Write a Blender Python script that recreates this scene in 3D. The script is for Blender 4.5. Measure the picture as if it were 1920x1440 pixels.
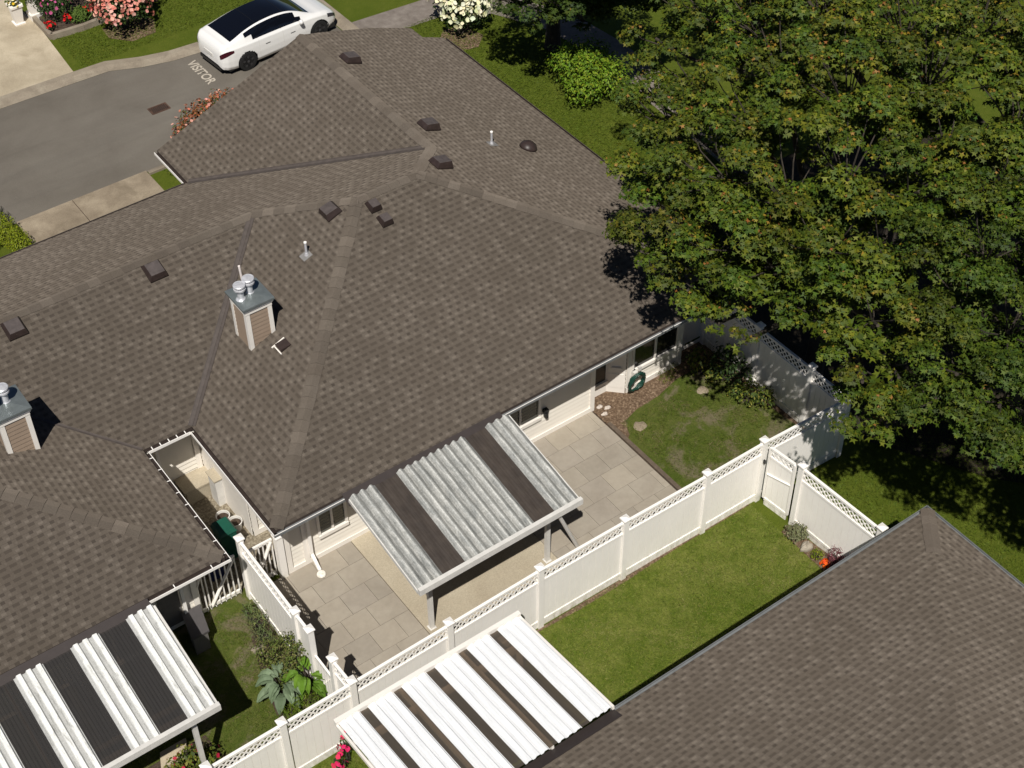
import bpy, math, random
import numpy as np
from mathutils import Vector, Matrix

random.seed(7)
rng = np.random.default_rng(11)
scene = bpy.context.scene
for o in list(bpy.data.objects):
    bpy.data.objects.remove(o, do_unlink=True)
COL = scene.collection

# ------------------------------------------------------------ camera, sky, sun, exposure
CAM_PITCH, CAM_ROLL, CAM_YAW, CAM_H = 0.77944980, -0.0091694, 0.62277958, 26.0258
F_PX = 2928.95
cam_d = bpy.data.cameras.new('camera')
cam = bpy.data.objects.new('camera', cam_d)
COL.objects.link(cam)
cy, sy, ct, st = math.cos(CAM_YAW), math.sin(CAM_YAW), math.cos(CAM_PITCH), math.sin(CAM_PITCH)
fw = Vector((sy*ct, cy*ct, -st)); rt = Vector((cy, -sy, 0)); up = rt.cross(fw)
cr, sr = math.cos(CAM_ROLL), math.sin(CAM_ROLL)
r2 = cr*rt + sr*up; u2 = -sr*rt + cr*up
M = Matrix(((r2.x, u2.x, -fw.x, 0), (r2.y, u2.y, -fw.y, 0), (r2.z, u2.z, -fw.z, CAM_H), (0, 0, 0, 1)))
cam.matrix_world = M
cam_d.sensor_width = 36; cam_d.lens = 36*F_PX/1920
cam_d.clip_start = 0.5; cam_d.clip_end = 2000
scene.camera = cam

SUN_EL = math.radians(55.0)
SUN_DIR = Vector((0.446, 0.536, 0)).normalized()      # direction the light travels on the ground
world = bpy.data.worlds.new('World'); scene.world = world; world.use_nodes = True
wn = world.node_tree; wn.nodes.clear()
wo = wn.nodes.new('ShaderNodeOutputWorld'); bg = wn.nodes.new('ShaderNodeBackground')
sky = wn.nodes.new('ShaderNodeTexSky'); sky.sky_type = 'NISHITA'; sky.sun_disc = False
sky.sun_elevation = SUN_EL
sky.sun_rotation = math.atan2(-SUN_DIR.x, -SUN_DIR.y)
sky.air_density = 0.45; sky.dust_density = 0.1; sky.ozone_density = 1.0
bg.inputs['Strength'].default_value = 0.05
wn.links.new(sky.outputs[0], bg.inputs['Color']); wn.links.new(bg.outputs[0], wo.inputs[0])
sun_d = bpy.data.lights.new('sun', 'SUN'); sun = bpy.data.objects.new('sun', sun_d); COL.objects.link(sun)
sun_d.energy = 5.0; sun_d.angle = math.radians(0.5); sun_d.color = (1.0, 0.96, 0.895)
ld = Vector((SUN_DIR.x*math.cos(SUN_EL), SUN_DIR.y*math.cos(SUN_EL), -math.sin(SUN_EL)))
sun.rotation_euler = ld.to_track_quat('-Z', 'Y').to_euler()
sun.location = (0, 0, 40)
scene.view_settings.view_transform = 'Standard'
scene.view_settings.look = 'None'
scene.view_settings.gamma = 1.0
scene.view_settings.use_curve_mapping = False
scene.view_settings.exposure = 0.0

# ------------------------------------------------------------ materials
MATS = {}
def new_mat(name):
    m = bpy.data.materials.new(name); m.use_nodes = True
    nt = m.node_tree; b = nt.nodes['Principled BSDF']
    MATS[name] = m
    return m, nt, b
def N(nt, t, **kw):
    n = nt.nodes.new(t)
    for k, v in kw.items():
        if k in n.inputs.keys(): n.inputs[k].default_value = v
        else: setattr(n, k, v)
    return n
def ramp(nt, fac, stops):
    r = nt.nodes.new('ShaderNodeValToRGB')
    e = r.color_ramp.elements
    while len(e) < len(stops): e.new(0.5)
    for i, (p, c) in enumerate(stops):
        e[i].position = p; e[i].color = (c[0], c[1], c[2], 1)
    nt.links.new(fac, r.inputs[0]); return r.outputs[0]
def math_n(nt, op, a, b=None, c=None):
    n = nt.nodes.new('ShaderNodeMath'); n.operation = op
    for i, v in enumerate((a, b, c)):
        if v is None: continue
        if isinstance(v, (int, float)): n.inputs[i].default_value = v
        else: nt.links.new(v, n.inputs[i])
    return n.outputs[0]
def mixc(nt, f, a, b, blend='MIX'):
    n = nt.nodes.new('ShaderNodeMix'); n.data_type = 'RGBA'; n.blend_type = blend
    for i, v in ((0, f), (6, a), (7, b)):
        if isinstance(v, (int, float)): n.inputs[i].default_value = v
        elif isinstance(v, tuple): n.inputs[i].default_value = (v[0], v[1], v[2], 1)
        else: nt.links.new(v, n.inputs[i])
    return n.outputs[2]
def coords(nt, kind='Object'):
    return nt.nodes.new('ShaderNodeTexCoord').outputs[kind]
def noise(nt, vec, scale, detail=4, rough=.55, dist=0):
    n = N(nt, 'ShaderNodeTexNoise', Scale=scale, Detail=detail, Roughness=rough, Distortion=dist)
    nt.links.new(vec, n.inputs['Vector']); return n.outputs[0]
def bump(nt, b, h, dist=.01, strength=1):
    n = N(nt, 'ShaderNodeBump', Strength=strength, Distance=dist)
    nt.links.new(h, n.inputs['Height']); nt.links.new(n.outputs[0], b.inputs['Normal'])
def wpos(nt):
    return nt.nodes.new('ShaderNodeNewGeometry').outputs['Position']

def plain(name, col, rough=.6, metal=0, var=.12, scale=6, spec=.4, col2=None, bumpd=0):
    m, nt, b = new_mat(name)
    v = wpos(nt)
    n = noise(nt, v, scale, 5)
    c2 = col2 or tuple(c*(1-var) for c in col)
    c1 = tuple(min(1, c*(1+var*.6)) for c in col)
    out = ramp(nt, n, [(.3, c2), (.7, c1)])
    nt.links.new(out, b.inputs['Base Color'])
    b.inputs['Roughness'].default_value = rough; b.inputs['Metallic'].default_value = metal
    b.inputs['Specular IOR Level'].default_value = spec
    if bumpd:
        bump(nt, b, noise(nt, v, scale*6, 3), bumpd)
    return m

def make_shingle():
    m, nt, b = new_mat('asphalt_shingles')
    uv = coords(nt, 'UV')
    sp = nt.nodes.new('ShaderNodeSeparateXYZ'); nt.links.new(uv, sp.inputs[0])
    u, v = sp.outputs[0], sp.outputs[1]
    EXP = .145
    vr = math_n(nt, 'DIVIDE', v, EXP)
    row = math_n(nt, 'FLOOR', vr); fv = math_n(nt, 'FRACT', vr)
    w1 = N(nt, 'ShaderNodeTexWhiteNoise', noise_dimensions='1D'); nt.links.new(row, w1.inputs['W'])
    par = math_n(nt, 'MULTIPLY', row, .5)
    us = math_n(nt, 'ADD', math_n(nt, 'DIVIDE', u, .215), math_n(nt, 'ADD', par, math_n(nt, 'MULTIPLY', w1.outputs[0], .9)))
    cell = math_n(nt, 'FLOOR', us); fu = math_n(nt, 'FRACT', us)
    cmb = nt.nodes.new('ShaderNodeCombineXYZ'); nt.links.new(cell, cmb.inputs[0]); nt.links.new(row, cmb.inputs[1])
    w2 = N(nt, 'ShaderNodeTexWhiteNoise', noise_dimensions='2D'); nt.links.new(cmb.outputs[0], w2.inputs['Vector'])
    rnd = w2.outputs[0]
    wid = math_n(nt, 'ADD', .26, math_n(nt, 'MULTIPLY', rnd, .42))
    tooth = math_n(nt, 'LESS_THAN', fu, wid)
    # dark granule shadow-line printed along the top of each cut-out, paler granules on the tooth tip
    cut = math_n(nt, 'SUBTRACT', 1, tooth)
    dark = math_n(nt, 'MULTIPLY', cut, math_n(nt, 'GREATER_THAN', fv, .55))
    thin = math_n(nt, 'GREATER_THAN', fv, .86)
    dark = math_n(nt, 'MAXIMUM', dark, math_n(nt, 'MULTIPLY', thin, .35))
    lo = noise(nt, uv, .9, 3, .6)
    fine = noise(nt, uv, 60, 3, .7)
    blend = math_n(nt, 'ADD', math_n(nt, 'MULTIPLY', rnd, .45), math_n(nt, 'MULTIPLY', lo, .55))
    base = ramp(nt, blend, [(.2, (.098, .081, .065)), (.5, (.108, .090, .073)), (.8, (.120, .101, .083))])
    base = mixc(nt, math_n(nt, 'MULTIPLY', dark, math_n(nt, 'ADD', .38, math_n(nt, 'MULTIPLY', rnd, .3))), base, (.040, .032, .026))
    lite = math_n(nt, 'MULTIPLY', math_n(nt, 'MULTIPLY', tooth, math_n(nt, 'GREATER_THAN', fu, .22)), math_n(nt, 'MULTIPLY', math_n(nt, 'LESS_THAN', fv, .55), math_n(nt, 'GREATER_THAN', fv, .2)))
    base = mixc(nt, math_n(nt, 'MULTIPLY', lite, math_n(nt, 'MULTIPLY', rnd, .42)), base, (.21, .18, .15))
    g = ramp(nt, fine, [(.3, (.80, .80, .80)), (.7, (1.15, 1.15, 1.15))])
    base = mixc(nt, 1.0, base, g, 'MULTIPLY')
    st_ = noise(nt, uv, .25, 4, .6)
    base = mixc(nt, 1.0, base, ramp(nt, st_, [(.3, (.93, .92, .9)), (.7, (1.06, 1.05, 1.04))]), 'MULTIPLY')
    nt.links.new(base, b.inputs['Base Color'])
    b.inputs['Roughness'].default_value = .92; b.inputs['Specular IOR Level'].default_value = .2; b.inputs['Diffuse Roughness'].default_value = 1.0
    # height: each course is a wedge that is thickest at its lower edge
    wedge = math_n(nt, 'MULTIPLY', math_n(nt, 'SUBTRACT', 1, fv), .5)
    h = math_n(nt, 'ADD', wedge, math_n(nt, 'MULTIPLY', tooth, .4))
    h = math_n(nt, 'ADD', h, math_n(nt, 'MULTIPLY', fine, .25))
    bump(nt, b, h, .010, .8)
    return m
make_shingle()

def attr_mat(name, rough=.8, spec=.25, lo=.8, bumpd=0, nscale=40):
    m, nt, b = new_mat(name)
    a = N(nt, 'ShaderNodeAttribute'); a.attribute_name = 'tint'
    v = wpos(nt)
    n = noise(nt, v, nscale, 3)
    c = mixc(nt, 1.0, a.outputs['Color'], ramp(nt, n, [(.3, (lo, lo, lo)), (.7, (1.95-lo, 1.95-lo, 1.95-lo))]), 'MULTIPLY')
    st_ = noise(nt, v, 1.3, 5, .65, .5); c = mixc(nt, 1.0, c, ramp(nt, st_, [(.35, (.90, .89, .88)), (.6, (1.02, 1.02, 1.02))]), 'MULTIPLY')
    nt.links.new(c, b.inputs['Base Color'])
    b.inputs['Roughness'].default_value = rough; b.inputs['Specular IOR Level'].default_value = spec
    if bumpd: bump(nt, b, n, bumpd)
    return m
attr_mat('cap_shingles', .92, .2, bumpd=.004, nscale=60); MATS['cap_shingles'].node_tree.nodes['Principled BSDF'].inputs['Diffuse Roughness'].default_value = 1.0
attr_mat('paving', .85, .3, lo=.93, bumpd=.001, nscale=9)
attr_mat('petals', .7, .2)

def make_leaf(name, trans=.09, rough=.6):
    m, nt, b = new_mat(name)
    a = N(nt, 'ShaderNodeAttribute'); a.attribute_name = 'tint'
    nt.links.new(a.outputs['Color'], b.inputs['Base Color'])
    b.inputs['Roughness'].default_value = rough; b.inputs['Specular IOR Level'].default_value = .2
    tr = nt.nodes.new('ShaderNodeBsdfTranslucent')
    c2 = mixc(nt, 1.0, a.outputs['Color'], (1.25, 1.35, .5), 'MULTIPLY')
    nt.links.new(c2, tr.inputs['Color'])
    mx = nt.nodes.new('ShaderNodeMixShader'); mx.inputs[0].default_value = trans
    nt.links.new(b.outputs[0], mx.inputs[1]); nt.links.new(tr.outputs[0], mx.inputs[2])
    nt.links.new(mx.outputs[0], nt.nodes['Material Output'].inputs[0])
    return m
make_leaf('foliage')

def make_grass(name, lush, dry, bare=None, bare_amt=0.0, scale=1.0):
    m, nt, b = new_mat(name)
    v = wpos(nt)
    big = noise(nt, v, .55*scale, 5, .62, .4)
    mid = noise(nt, v, 3.6*scale, 6, .72, .5)
    fine = noise(nt, v, 38, 4, .75)
    bl = noise(nt, v, 110, 2, .8)
    f = math_n(nt, 'ADD', math_n(nt, 'MULTIPLY', big, .45), math_n(nt, 'MULTIPLY', mid, .55))
    c = ramp(nt, f, [(.40, lush), (.52, tuple((a+b_)/2 for a, b_ in zip(lush, dry))), (.61, dry)])
    g = ramp(nt, fine, [(.3, (.62, .66, .6)), (.5, (1, 1, 1)), (.72, (1.42, 1.36, 1.3))])
    c = mixc(nt, 1.0, c, g, 'MULTIPLY')
    c = mixc(nt, 1.0, c, ramp(nt, bl, [(.3, (.7, .72, .7)), (.7, (1.25, 1.25, 1.2))]), 'MULTIPLY')
    if bare:
        bn = noise(nt, v, 1.15, 5, .68, .6)
        bm = ramp(nt, bn, [(1-bare_amt-.05, (0, 0, 0)), (1-bare_amt+.05, (1, 1, 1))])
        c = mixc(nt, math_n(nt, 'MULTIPLY', bm, .75), c, bare)
    nt.links.new(c, b.inputs['Base Color'])
    b.inputs['Roughness'].default_value = .9; b.inputs['Specular IOR Level'].default_value = .15
    h = math_n(nt, 'ADD', math_n(nt, 'MULTIPLY', fine, .8), math_n(nt, 'MULTIPLY', bl, .5))
    bump(nt, b, h, .045, .8)
    return m
make_grass('grass_front', (.078, .118, .010), (.185, .200, .045))
make_grass('grass_back', (.070, .100, .014), (.125, .135, .034), (.205, .165, .110), .44, 1.3)
make_grass('grass_verge', (.080, .110, .009), (.110, .132, .016))

def make_speckle(name, c_dark, c_mid, c_light, s1=2.0, s2=60, rough=.9, bd=.003, stain=None):
    m, nt, b = new_mat(name)
    v = wpos(nt)
    n1 = noise(nt, v, s1, 6, .65, .3); n2 = noise(nt, v, s2, 4, .8); n3 = noise(nt, v, s1*.25, 3, .6)
    c = ramp(nt, n1, [(.3, c_dark), (.5, c_mid), (.7, c_light)])
    c = mixc(nt, 1.0, c, ramp(nt, n2, [(.3, (.78, .78, .78)), (.7, (1.2, 1.2, 1.2))]), 'MULTIPLY')
    c = mixc(nt, 1.0, c, ramp(nt, n3, [(.35, (.88, .87, .85)), (.65, (1.07, 1.07, 1.06))]), 'MULTIPLY')
    if name == 'asphalt':
        mp = N(nt, 'ShaderNodeMapping'); mp.inputs['Scale'].default_value = (.10, 1.6, 1); mp.inputs['Rotation'].default_value = (0, 0, .12); nt.links.new(v, mp.inputs[0])
        n5 = noise(nt, mp.outputs[0], 1.3, 5, .6, .3); c = mixc(nt, 1.0, c, ramp(nt, n5, [(.3, (.93, .93, .935)), (.5, (1, 1, 1)), (.7, (1.02, 1.02, 1.015))]), 'MULTIPLY')
    if stain:
        n4 = noise(nt, v, 1.1, 6, .7, .8)
        c = mixc(nt, ramp(nt, n4, [(.55, (0, 0, 0)), (.68, (.5, .5, .5))]), c, stain)
    nt.links.new(c, b.inputs['Base Color']); b.inputs['Roughness'].default_value = rough
    b.inputs['Specular IOR Level'].default_value = .25
    bump(nt, b, n2, bd)
    return m
make_speckle('asphalt', (.128, .113, .095), (.145, .129, .109), (.160, .144, .122), .6, 90)
make_speckle('kerb_concrete', (.21, .175, .135), (.26, .22, .17), (.31, .27, .21), 1.6, 40, stain=(.16, .135, .10))
make_speckle('drive_concrete', (.36, .30, .215), (.43, .365, .265), (.50, .43, .32), 1.2, 50, stain=(.30, .245, .17))
make_speckle('apron_concrete', (.20, .16, .115), (.27, .22, .16), (.36, .30, .22), 1.4, 40, stain=(.15, .12, .08))
make_speckle('beige_slab', (.385, .33, .245), (.425, .37, .28), (.46, .405, .31), .9, 40, bd=.001)
make_speckle('gravel_path', (.165, .14, .122), (.20, .172, .15), (.24, .21, .185), 4, 70, bd=.01)
make_speckle('mulch', (.10, .062, .038), (.19, .125, .08), (.42, .31, .21), 20, 45, bd=.04)
make_speckle('dark_soil', (.045, .03, .022), (.08, .055, .04), (.12, .085, .06), 10, 60, bd=.03)
make_speckle('painted_ground_shade', (.018, .014, .009), (.032, .025, .016), (.055, .042, .025), 12, 60, bd=.03)  # near-black ground colour with the deep shade under the trees painted in
make_speckle('pea_gravel', (.13, .105, .07), (.26, .22, .16), (.45, .40, .31), 18, 60, bd=.02)
make_speckle('stone', (.24, .21, .165), (.33, .29, .235), (.43, .385, .32), 6, 40, bd=.01)
plain('white_vinyl', (.90, .865, .815), .45, var=.03, scale=2)
plain('white_paint', (.82, .775, .71), .5, var=.04, scale=3)
plain('cream_siding', (.77, .725, .645), .55, var=.04, scale=1.5)
plain('soffit_paint', (.55, .52, .47), .7, var=.05)
plain('tan_siding', (.30, .225, .165), .65, var=.08, scale=3)
plain('fascia_brown', (.055, .040, .033), .7, var=.15)
plain('gutter_trough', (.035, .024, .020), .6, var=.3, scale=9)
plain('flashing_brown', (.042, .033, .031), .55, var=.12)
plain('valley_metal', (.085, .070, .062), .6, var=.2, scale=8)
plain('vent_top', (.085, .070, .066), .6, var=.25, scale=10)
plain('vent_plastic', (.040, .027, .024), .45, var=.25, scale=10)
plain('grey_pane', (.060, .057, .052), .12)
plain('rubble_white', (.55, .48, .42), .8, var=.3, scale=25)
plain('frame_grey', (.64, .62, .58), .55, var=.1)
plain('gutter_grey', (.20, .21, .215), .45, .2, var=.15)
plain('cap_metal', (.235, .265, .265), .38, .55, var=.15, scale=7)
plain('flue_steel', (.66, .66, .69), .35, .35, var=.2, scale=14)
plain('lead', (.26, .25, .24), .6, .2)
plain('pole_white', (.78, .70, .66), .4)
plain('dark_gap', (.012, .011, .010), .9)
plain('green_plastic', (.012, .085, .055), .45, var=.12)
plain('blue_plastic', (.010, .018, .09), .45)
plain('hose_green', (.010, .050, .035), .4, var=.2, scale=20)
plain('grey_lid', (.085, .078, .078), .6)
plain('grey_box', (.16, .15, .14), .6)
plain('timber_edge', (.12, .09, .065), .85, var=.25, scale=12)
plain('rust_iron', (.085, .045, .03), .8, var=.4, scale=20)
plain('road_paint', (.46, .41, .34), .8, var=.22, scale=22)
plain('bark', (.050, .040, .030), .9, var=.3, scale=9, bumpd=.02)
plain('black_rubber', (.012, .012, .012), .8, var=.1)
plain('black_trim', (.012, .012, .013), .4)
plain('alloy', (.10, .10, .105), .3, .6)
plain('lamp_red', (.05, .006, .012), .2)
plain('lamp_clear', (.04, .04, .045), .08)
plain('stucco_tan', (.30, .26, .2), .8)
plain('yellow_flower', (.75, .55, .04), .7)

# splash dirt and algae freckles low on the vinyl fences
nt = MATS['white_vinyl'].node_tree; b = nt.nodes['Principled BSDF']; src = b.inputs['Base Color'].links[0].from_socket
v = wpos(nt); sp = nt.nodes.new('ShaderNodeSeparateXYZ'); nt.links.new(v, sp.inputs[0])
mp = N(nt, 'ShaderNodeMapping'); mp.inputs['Scale'].default_value = (5, 5, 1.6); nt.links.new(v, mp.inputs[0])
dn = noise(nt, mp.outputs[0], 2.2, 6, .7)
low = ramp(nt, sp.outputs[2], [(.0, (1, 1, 1)), (.35, (.12, .12, .12)), (1.0, (.05, .05, .05))])
nt.links.new(mixc(nt, math_n(nt, 'MULTIPLY', ramp(nt, dn, [(.40, (0, 0, 0)), (.72, (1, 1, 1))]), low), src, (.42, .40, .27)), b.inputs['Base Color'])
m, nt, b = new_mat('car_paint')
b.inputs['Base Color'].default_value = (.80, .79, .77, 1); b.inputs['Roughness'].default_value = .3
b.inputs['Coat Weight'].default_value = 1; b.inputs['Coat Roughness'].default_value = .04
m, nt, b = new_mat('car_glass')
b.inputs['Base Color'].default_value = (.004, .005, .009, 1); b.inputs['Roughness'].default_value = .04
b.inputs['Specular IOR Level'].default_value = .5
m, nt, b = new_mat('window_glass')
b.inputs['Base Color'].default_value = (.018, .022, .018, 1); b.inputs['Roughness'].default_value = .06
v = coords(nt); sp = nt.nodes.new('ShaderNodeSeparateXYZ'); nt.links.new(wpos(nt), sp.inputs[0])
fr = math_n(nt, 'FRACT', math_n(nt, 'MULTIPLY', sp.outputs[2], 11))
nt.links.new(mixc(nt, math_n(nt, 'GREATER_THAN', fr, .6), (.075, .075, .055), (.022, .024, .018)), b.inputs['Base Color'])
m, nt, b = new_mat('dark_glass')
b.inputs['Base Color'].default_value = (.02, .02, .02, 1); b.inputs['Roughness'].default_value = .08

def make_galv(name, white, dirt, dirt_amt, rough, metal, strk=1.0, spk=1.0, grime=.9):
    m, nt, b = new_mat(name)
    v = wpos(nt)
    mp = N(nt, 'ShaderNodeMapping'); mp.inputs['Scale'].default_value = (7, 1.0, 3); nt.links.new(v, mp.inputs[0])
    n1 = noise(nt, mp.outputs[0], 1.6*strk, 6, .7, .5)
    n2 = noise(nt, v, 26, 4, .7)
    c = ramp(nt, n1, [(.32, dirt), (.32+dirt_amt, white)])
    c = mixc(nt, 1.0, c, ramp(nt, n2, [(.35, (1-.28*spk, 1-.28*spk, 1-.3*spk)), (.65, (1+.1*spk, 1+.1*spk, 1+.1*spk))]), 'MULTIPLY')
    a = N(nt, 'ShaderNodeAttribute'); a.attribute_name = 'tint'
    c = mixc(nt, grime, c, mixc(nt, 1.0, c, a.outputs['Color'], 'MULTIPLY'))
    nt.links.new(c, b.inputs['Base Color'])
    b.inputs['Roughness'].default_value = rough; b.inputs['Metallic'].default_value = metal
    return m
make_galv('galvanised_sheet', (.64, .635, .60), (.30, .31, .30), .30, .55, .25, 1.3)
make_galv('chalky_white_sheet', (.82, .82, .79), (.46, .46, .43), .15, .6, 0, 1.4, .5, 1.0)
make_galv('clean_white_sheet', (.87, .88, .89), (.80, .81, .82), .2, .45, 0, .8, .12, .3)
for nm_, bc_, fa_, tc_ in (('smoked_sheet', (.046, .043, .041, 1), .25, (.5, .42, .34, 1)), ('bronze_sheet', (.12, .10, .082, 1), .42, (.62, .52, .42, 1))):
  m, nt, b = new_mat(nm_)       # ribbed polycarbonate, slightly see-through
  b.inputs['Base Color'].default_value = bc_; b.inputs['Roughness'].default_value = .3
  b.inputs['Specular IOR Level'].default_value = .35
  tp = nt.nodes.new('ShaderNodeBsdfTransparent'); tp.inputs[0].default_value = tc_
  mx = nt.nodes.new('ShaderNodeMixShader'); mx.inputs[0].default_value = fa_
  nt.links.new(b.outputs[0], mx.inputs[1]); nt.links.new(tp.outputs[0], mx.inputs[2])
  nt.links.new(mx.outputs[0], nt.nodes['Material Output'].inputs[0])
m2, nt, b = new_mat('dark_roof_felt')    # matt brown panels
v = wpos(nt); n = noise(nt, v, 3, 5, .7)
nt.links.new(ramp(nt, n, [(.3, (.034, .026, .021)), (.72, (.060, .046, .036))]), b.inputs['Base Color'])
b.inputs['Roughness'].default_value = .6

# ------------------------------------------------------------ mesh helpers
class MB:
    def __init__(s): s.v = []; s.f = []; s.uv = []; s.c = []; s.useuv = False; s.usec = False
    def face(s, pts, uv=None, c=None):
        i = len(s.v); s.v += [tuple(p) for p in pts]; s.f.append(tuple(range(i, i+len(pts))))
        s.uv += list(uv) if uv else [(0, 0)]*len(pts)
        if uv: s.useuv = True
        s.c += [c or (1, 1, 1)]*len(pts)
        if c: s.usec = True
    def hexa(s, b, t, c=None):      # b,t: 4 bottom pts, 4 top pts, counter-clockwise from above
        i = len(s.v); s.v += [tuple(p) for p in b]+[tuple(p) for p in t]
        for f in ((3, 2, 1, 0), (4, 5, 6, 7), (0, 1, 5, 4), (1, 2, 6, 5), (2, 3, 7, 6), (3, 0, 4, 7)):
            s.f.append(tuple(i+k for k in f))
        s.uv += [(0, 0)]*8; s.c += [c or (1, 1, 1)]*8
        if c: s.usec = True
    def box(s, x0, x1, y0, y1, z0, z1, c=None):
        s.hexa([(x0, y0, z0), (x1, y0, z0), (x1, y1, z0), (x0, y1, z0)],
               [(x0, y0, z1), (x1, y0, z1), (x1, y1, z1), (x0, y1, z1)], c)
    def bar(s, a, b, w, h, upv=(0, 0, 1), c=None):
        a = Vector(a); b = Vector(b); d = (b-a).normalized(); side = d.cross(Vector(upv))
        if side.length < 1e-4: side = Vector((1, 0, 0))
        side.normalize(); u_ = side.cross(d).normalized()
        q = [(-w/2, -h/2), (w/2, -h/2), (w/2, h/2), (-w/2, h/2)]
        s.hexa([a+side*x+u_*y for x, y in q], [b+side*x+u_*y for x, y in q], c)
    def tube(s, pts, rad, n=10, closed=False, c=None, cap=True):
        pts = [Vector(p) for p in pts]; rad = rad if hasattr(rad, '__len__') else [rad]*len(pts)
        base = len(s.v); prev = None
        for k, p in enumerate(pts):
            if k == 0: d = pts[1]-pts[0]
            elif k == len(pts)-1: d = pts[-1]-pts[-2]
            else: d = pts[k+1]-pts[k-1]
            d.normalize()
            a = (prev - d*prev.dot(d)) if prev else (Vector((1, 0, 0)) if abs(d.x) < .8 else Vector((0, 1, 0)))
            a = (a - d*a.dot(d)).normalized(); prev = a; b_ = d.cross(a)
            for j in range(n):
                t = 2*math.pi*j/n; s.v.append(tuple(p+(a*math.cos(t)+b_*math.sin(t))*rad[k]))
        for k in range(len(pts)-1):
            for j in range(n):
                s.f.append((base+k*n+j, base+k*n+(j+1) % n, base+(k+1)*n+(j+1) % n, base+(k+1)*n+j))
        if cap:
            s.f.append(tuple(base+j for j in reversed(range(n)))); s.f.append(tuple(base+(len(pts)-1)*n+j for j in range(n)))
        s.uv += [(0, 0)]*(n*len(pts)); s.c += [c or (1, 1, 1)]*(n*len(pts))
        if c: s.usec = True
    def lathe(s, prof, center, n=20, axis=Vector((0, 0, 1)), c=None):
        ax = Vector(axis).normalized(); a = Vector((1, 0, 0)) if abs(ax.x) < .8 else Vector((0, 1, 0))
        a = (a-ax*a.dot(ax)).normalized(); b_ = ax.cross(a); base = len(s.v); C = Vector(center)
        for r, z in prof:
            for j in range(n):
                t = 2*math.pi*j/n; s.v.append(tuple(C+ax*z+(a*math.cos(t)+b_*math.sin(t))*r))
        for k in range(len(prof)-1):
            for j in range(n):
                s.f.append((base+k*n+j, base+k*n+(j+1) % n, base+(k+1)*n+(j+1) % n, base+(k+1)*n+j))
        s.f.append(tuple(base+j for j in reversed(range(n)))); s.f.append(tuple(base+(len(prof)-1)*n+j for j in range(n)))
        s.uv += [(0, 0)]*(n*len(prof)); s.c += [c or (1, 1, 1)]*(n*len(prof))
        if c: s.usec = True
    def build(s, name, mat, parent=None, origin=None, smooth=False):
        """vertices are given in world space; the object is placed at its parent's origin"""
        o_ = Vector(origin) if origin is not None else (Vector(ORG[parent.name]) if parent else Vector((0, 0, 0)))
        me = bpy.data.meshes.new(name)
        me.from_pydata([(x-o_.x, y-o_.y, z-o_.z) for x, y, z in s.v], [], s.f)
        if s.useuv:
            l = me.uv_layers.new(name='UVMap'); vi = np.empty(len(me.loops), int); me.loops.foreach_get('vertex_index', vi)
            l.data.foreach_set('uv', np.array(s.uv, float)[vi].ravel())
        if s.usec:
            a = me.color_attributes.new('tint', 'FLOAT_COLOR', 'POINT')
            a.data.foreach_set('color', np.c_[np.array(s.c, float), np.ones(len(s.c))].ravel())
        me.materials.append(MATS[mat])
        if smooth: me.shade_smooth()
        return link(name, me, parent, o_)
ORG = {}
def link(name, me, parent, o_):
    ob = bpy.data.objects.new(name, me); COL.objects.link(ob)
    if parent: ob.parent = parent
    else: ob.location = o_
    ORG[ob.name] = o_
    return ob
def tag(o, label=None, cat=None, group=None, kind=None):
    if label: o['label'] = label
    if cat: o['category'] = cat
    if group: o['group'] = group
    if kind: o['kind'] = kind
    return o
def thing(name, loc, label, cat, group=None):
    o = bpy.data.objects.new(name, None); COL.objects.link(o); o.location = loc; ORG[o.name] = Vector(loc)
    o.empty_display_size = .2
    return tag(o, label, cat, group)
def kids(o): return [c for c in bpy.data.objects if c.parent == o]
def copy_tree(o, parent=None):
    c = o.copy(); COL.objects.link(c); c.parent = parent; ORG[c.name] = ORG[o.name]
    for ch in kids(o): copy_tree(ch, c)
    return c
def structure(name, mb, mat, origin=(0, 0, 0), smooth=False):
    return tag(mb.build(name, mat, None, origin, smooth), kind='structure')
def sheet(poly, z):
    m_ = MB(); m_.face([(x, y, z) for x, y in poly]); return m_
def slab(poly, z0, z1):
    m_ = MB(); n = len(poly)
    a = sum(poly[i][0]*poly[(i+1) % n][1]-poly[(i+1) % n][0]*poly[i][1] for i in range(n))
    if a < 0: poly = poly[::-1]
    m_.face([(x, y, z1) for x, y in poly])
    for i in range(n):
        (x0, y0), (x1, y1) = poly[i], poly[(i+1) % n]
        m_.face([(x0, y0, z0), (x1, y1, z0), (x1, y1, z1), (x0, y0, z1)])
    return m_
def strip_poly(line, w0, w1):
    """polygon between two offsets of a polyline"""
    L, R = [], []
    for i, p in enumerate(line):
        a = Vector(line[max(i-1, 0)]); b_ = Vector(line[min(i+1, len(line)-1)]); d = (b_-a).normalized(); nrm = Vector((-d.y, d.x))
        L.append(tuple(Vector(p)+nrm*w0)); R.append(tuple(Vector(p)+nrm*w1))
    return L+R[::-1]

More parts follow.
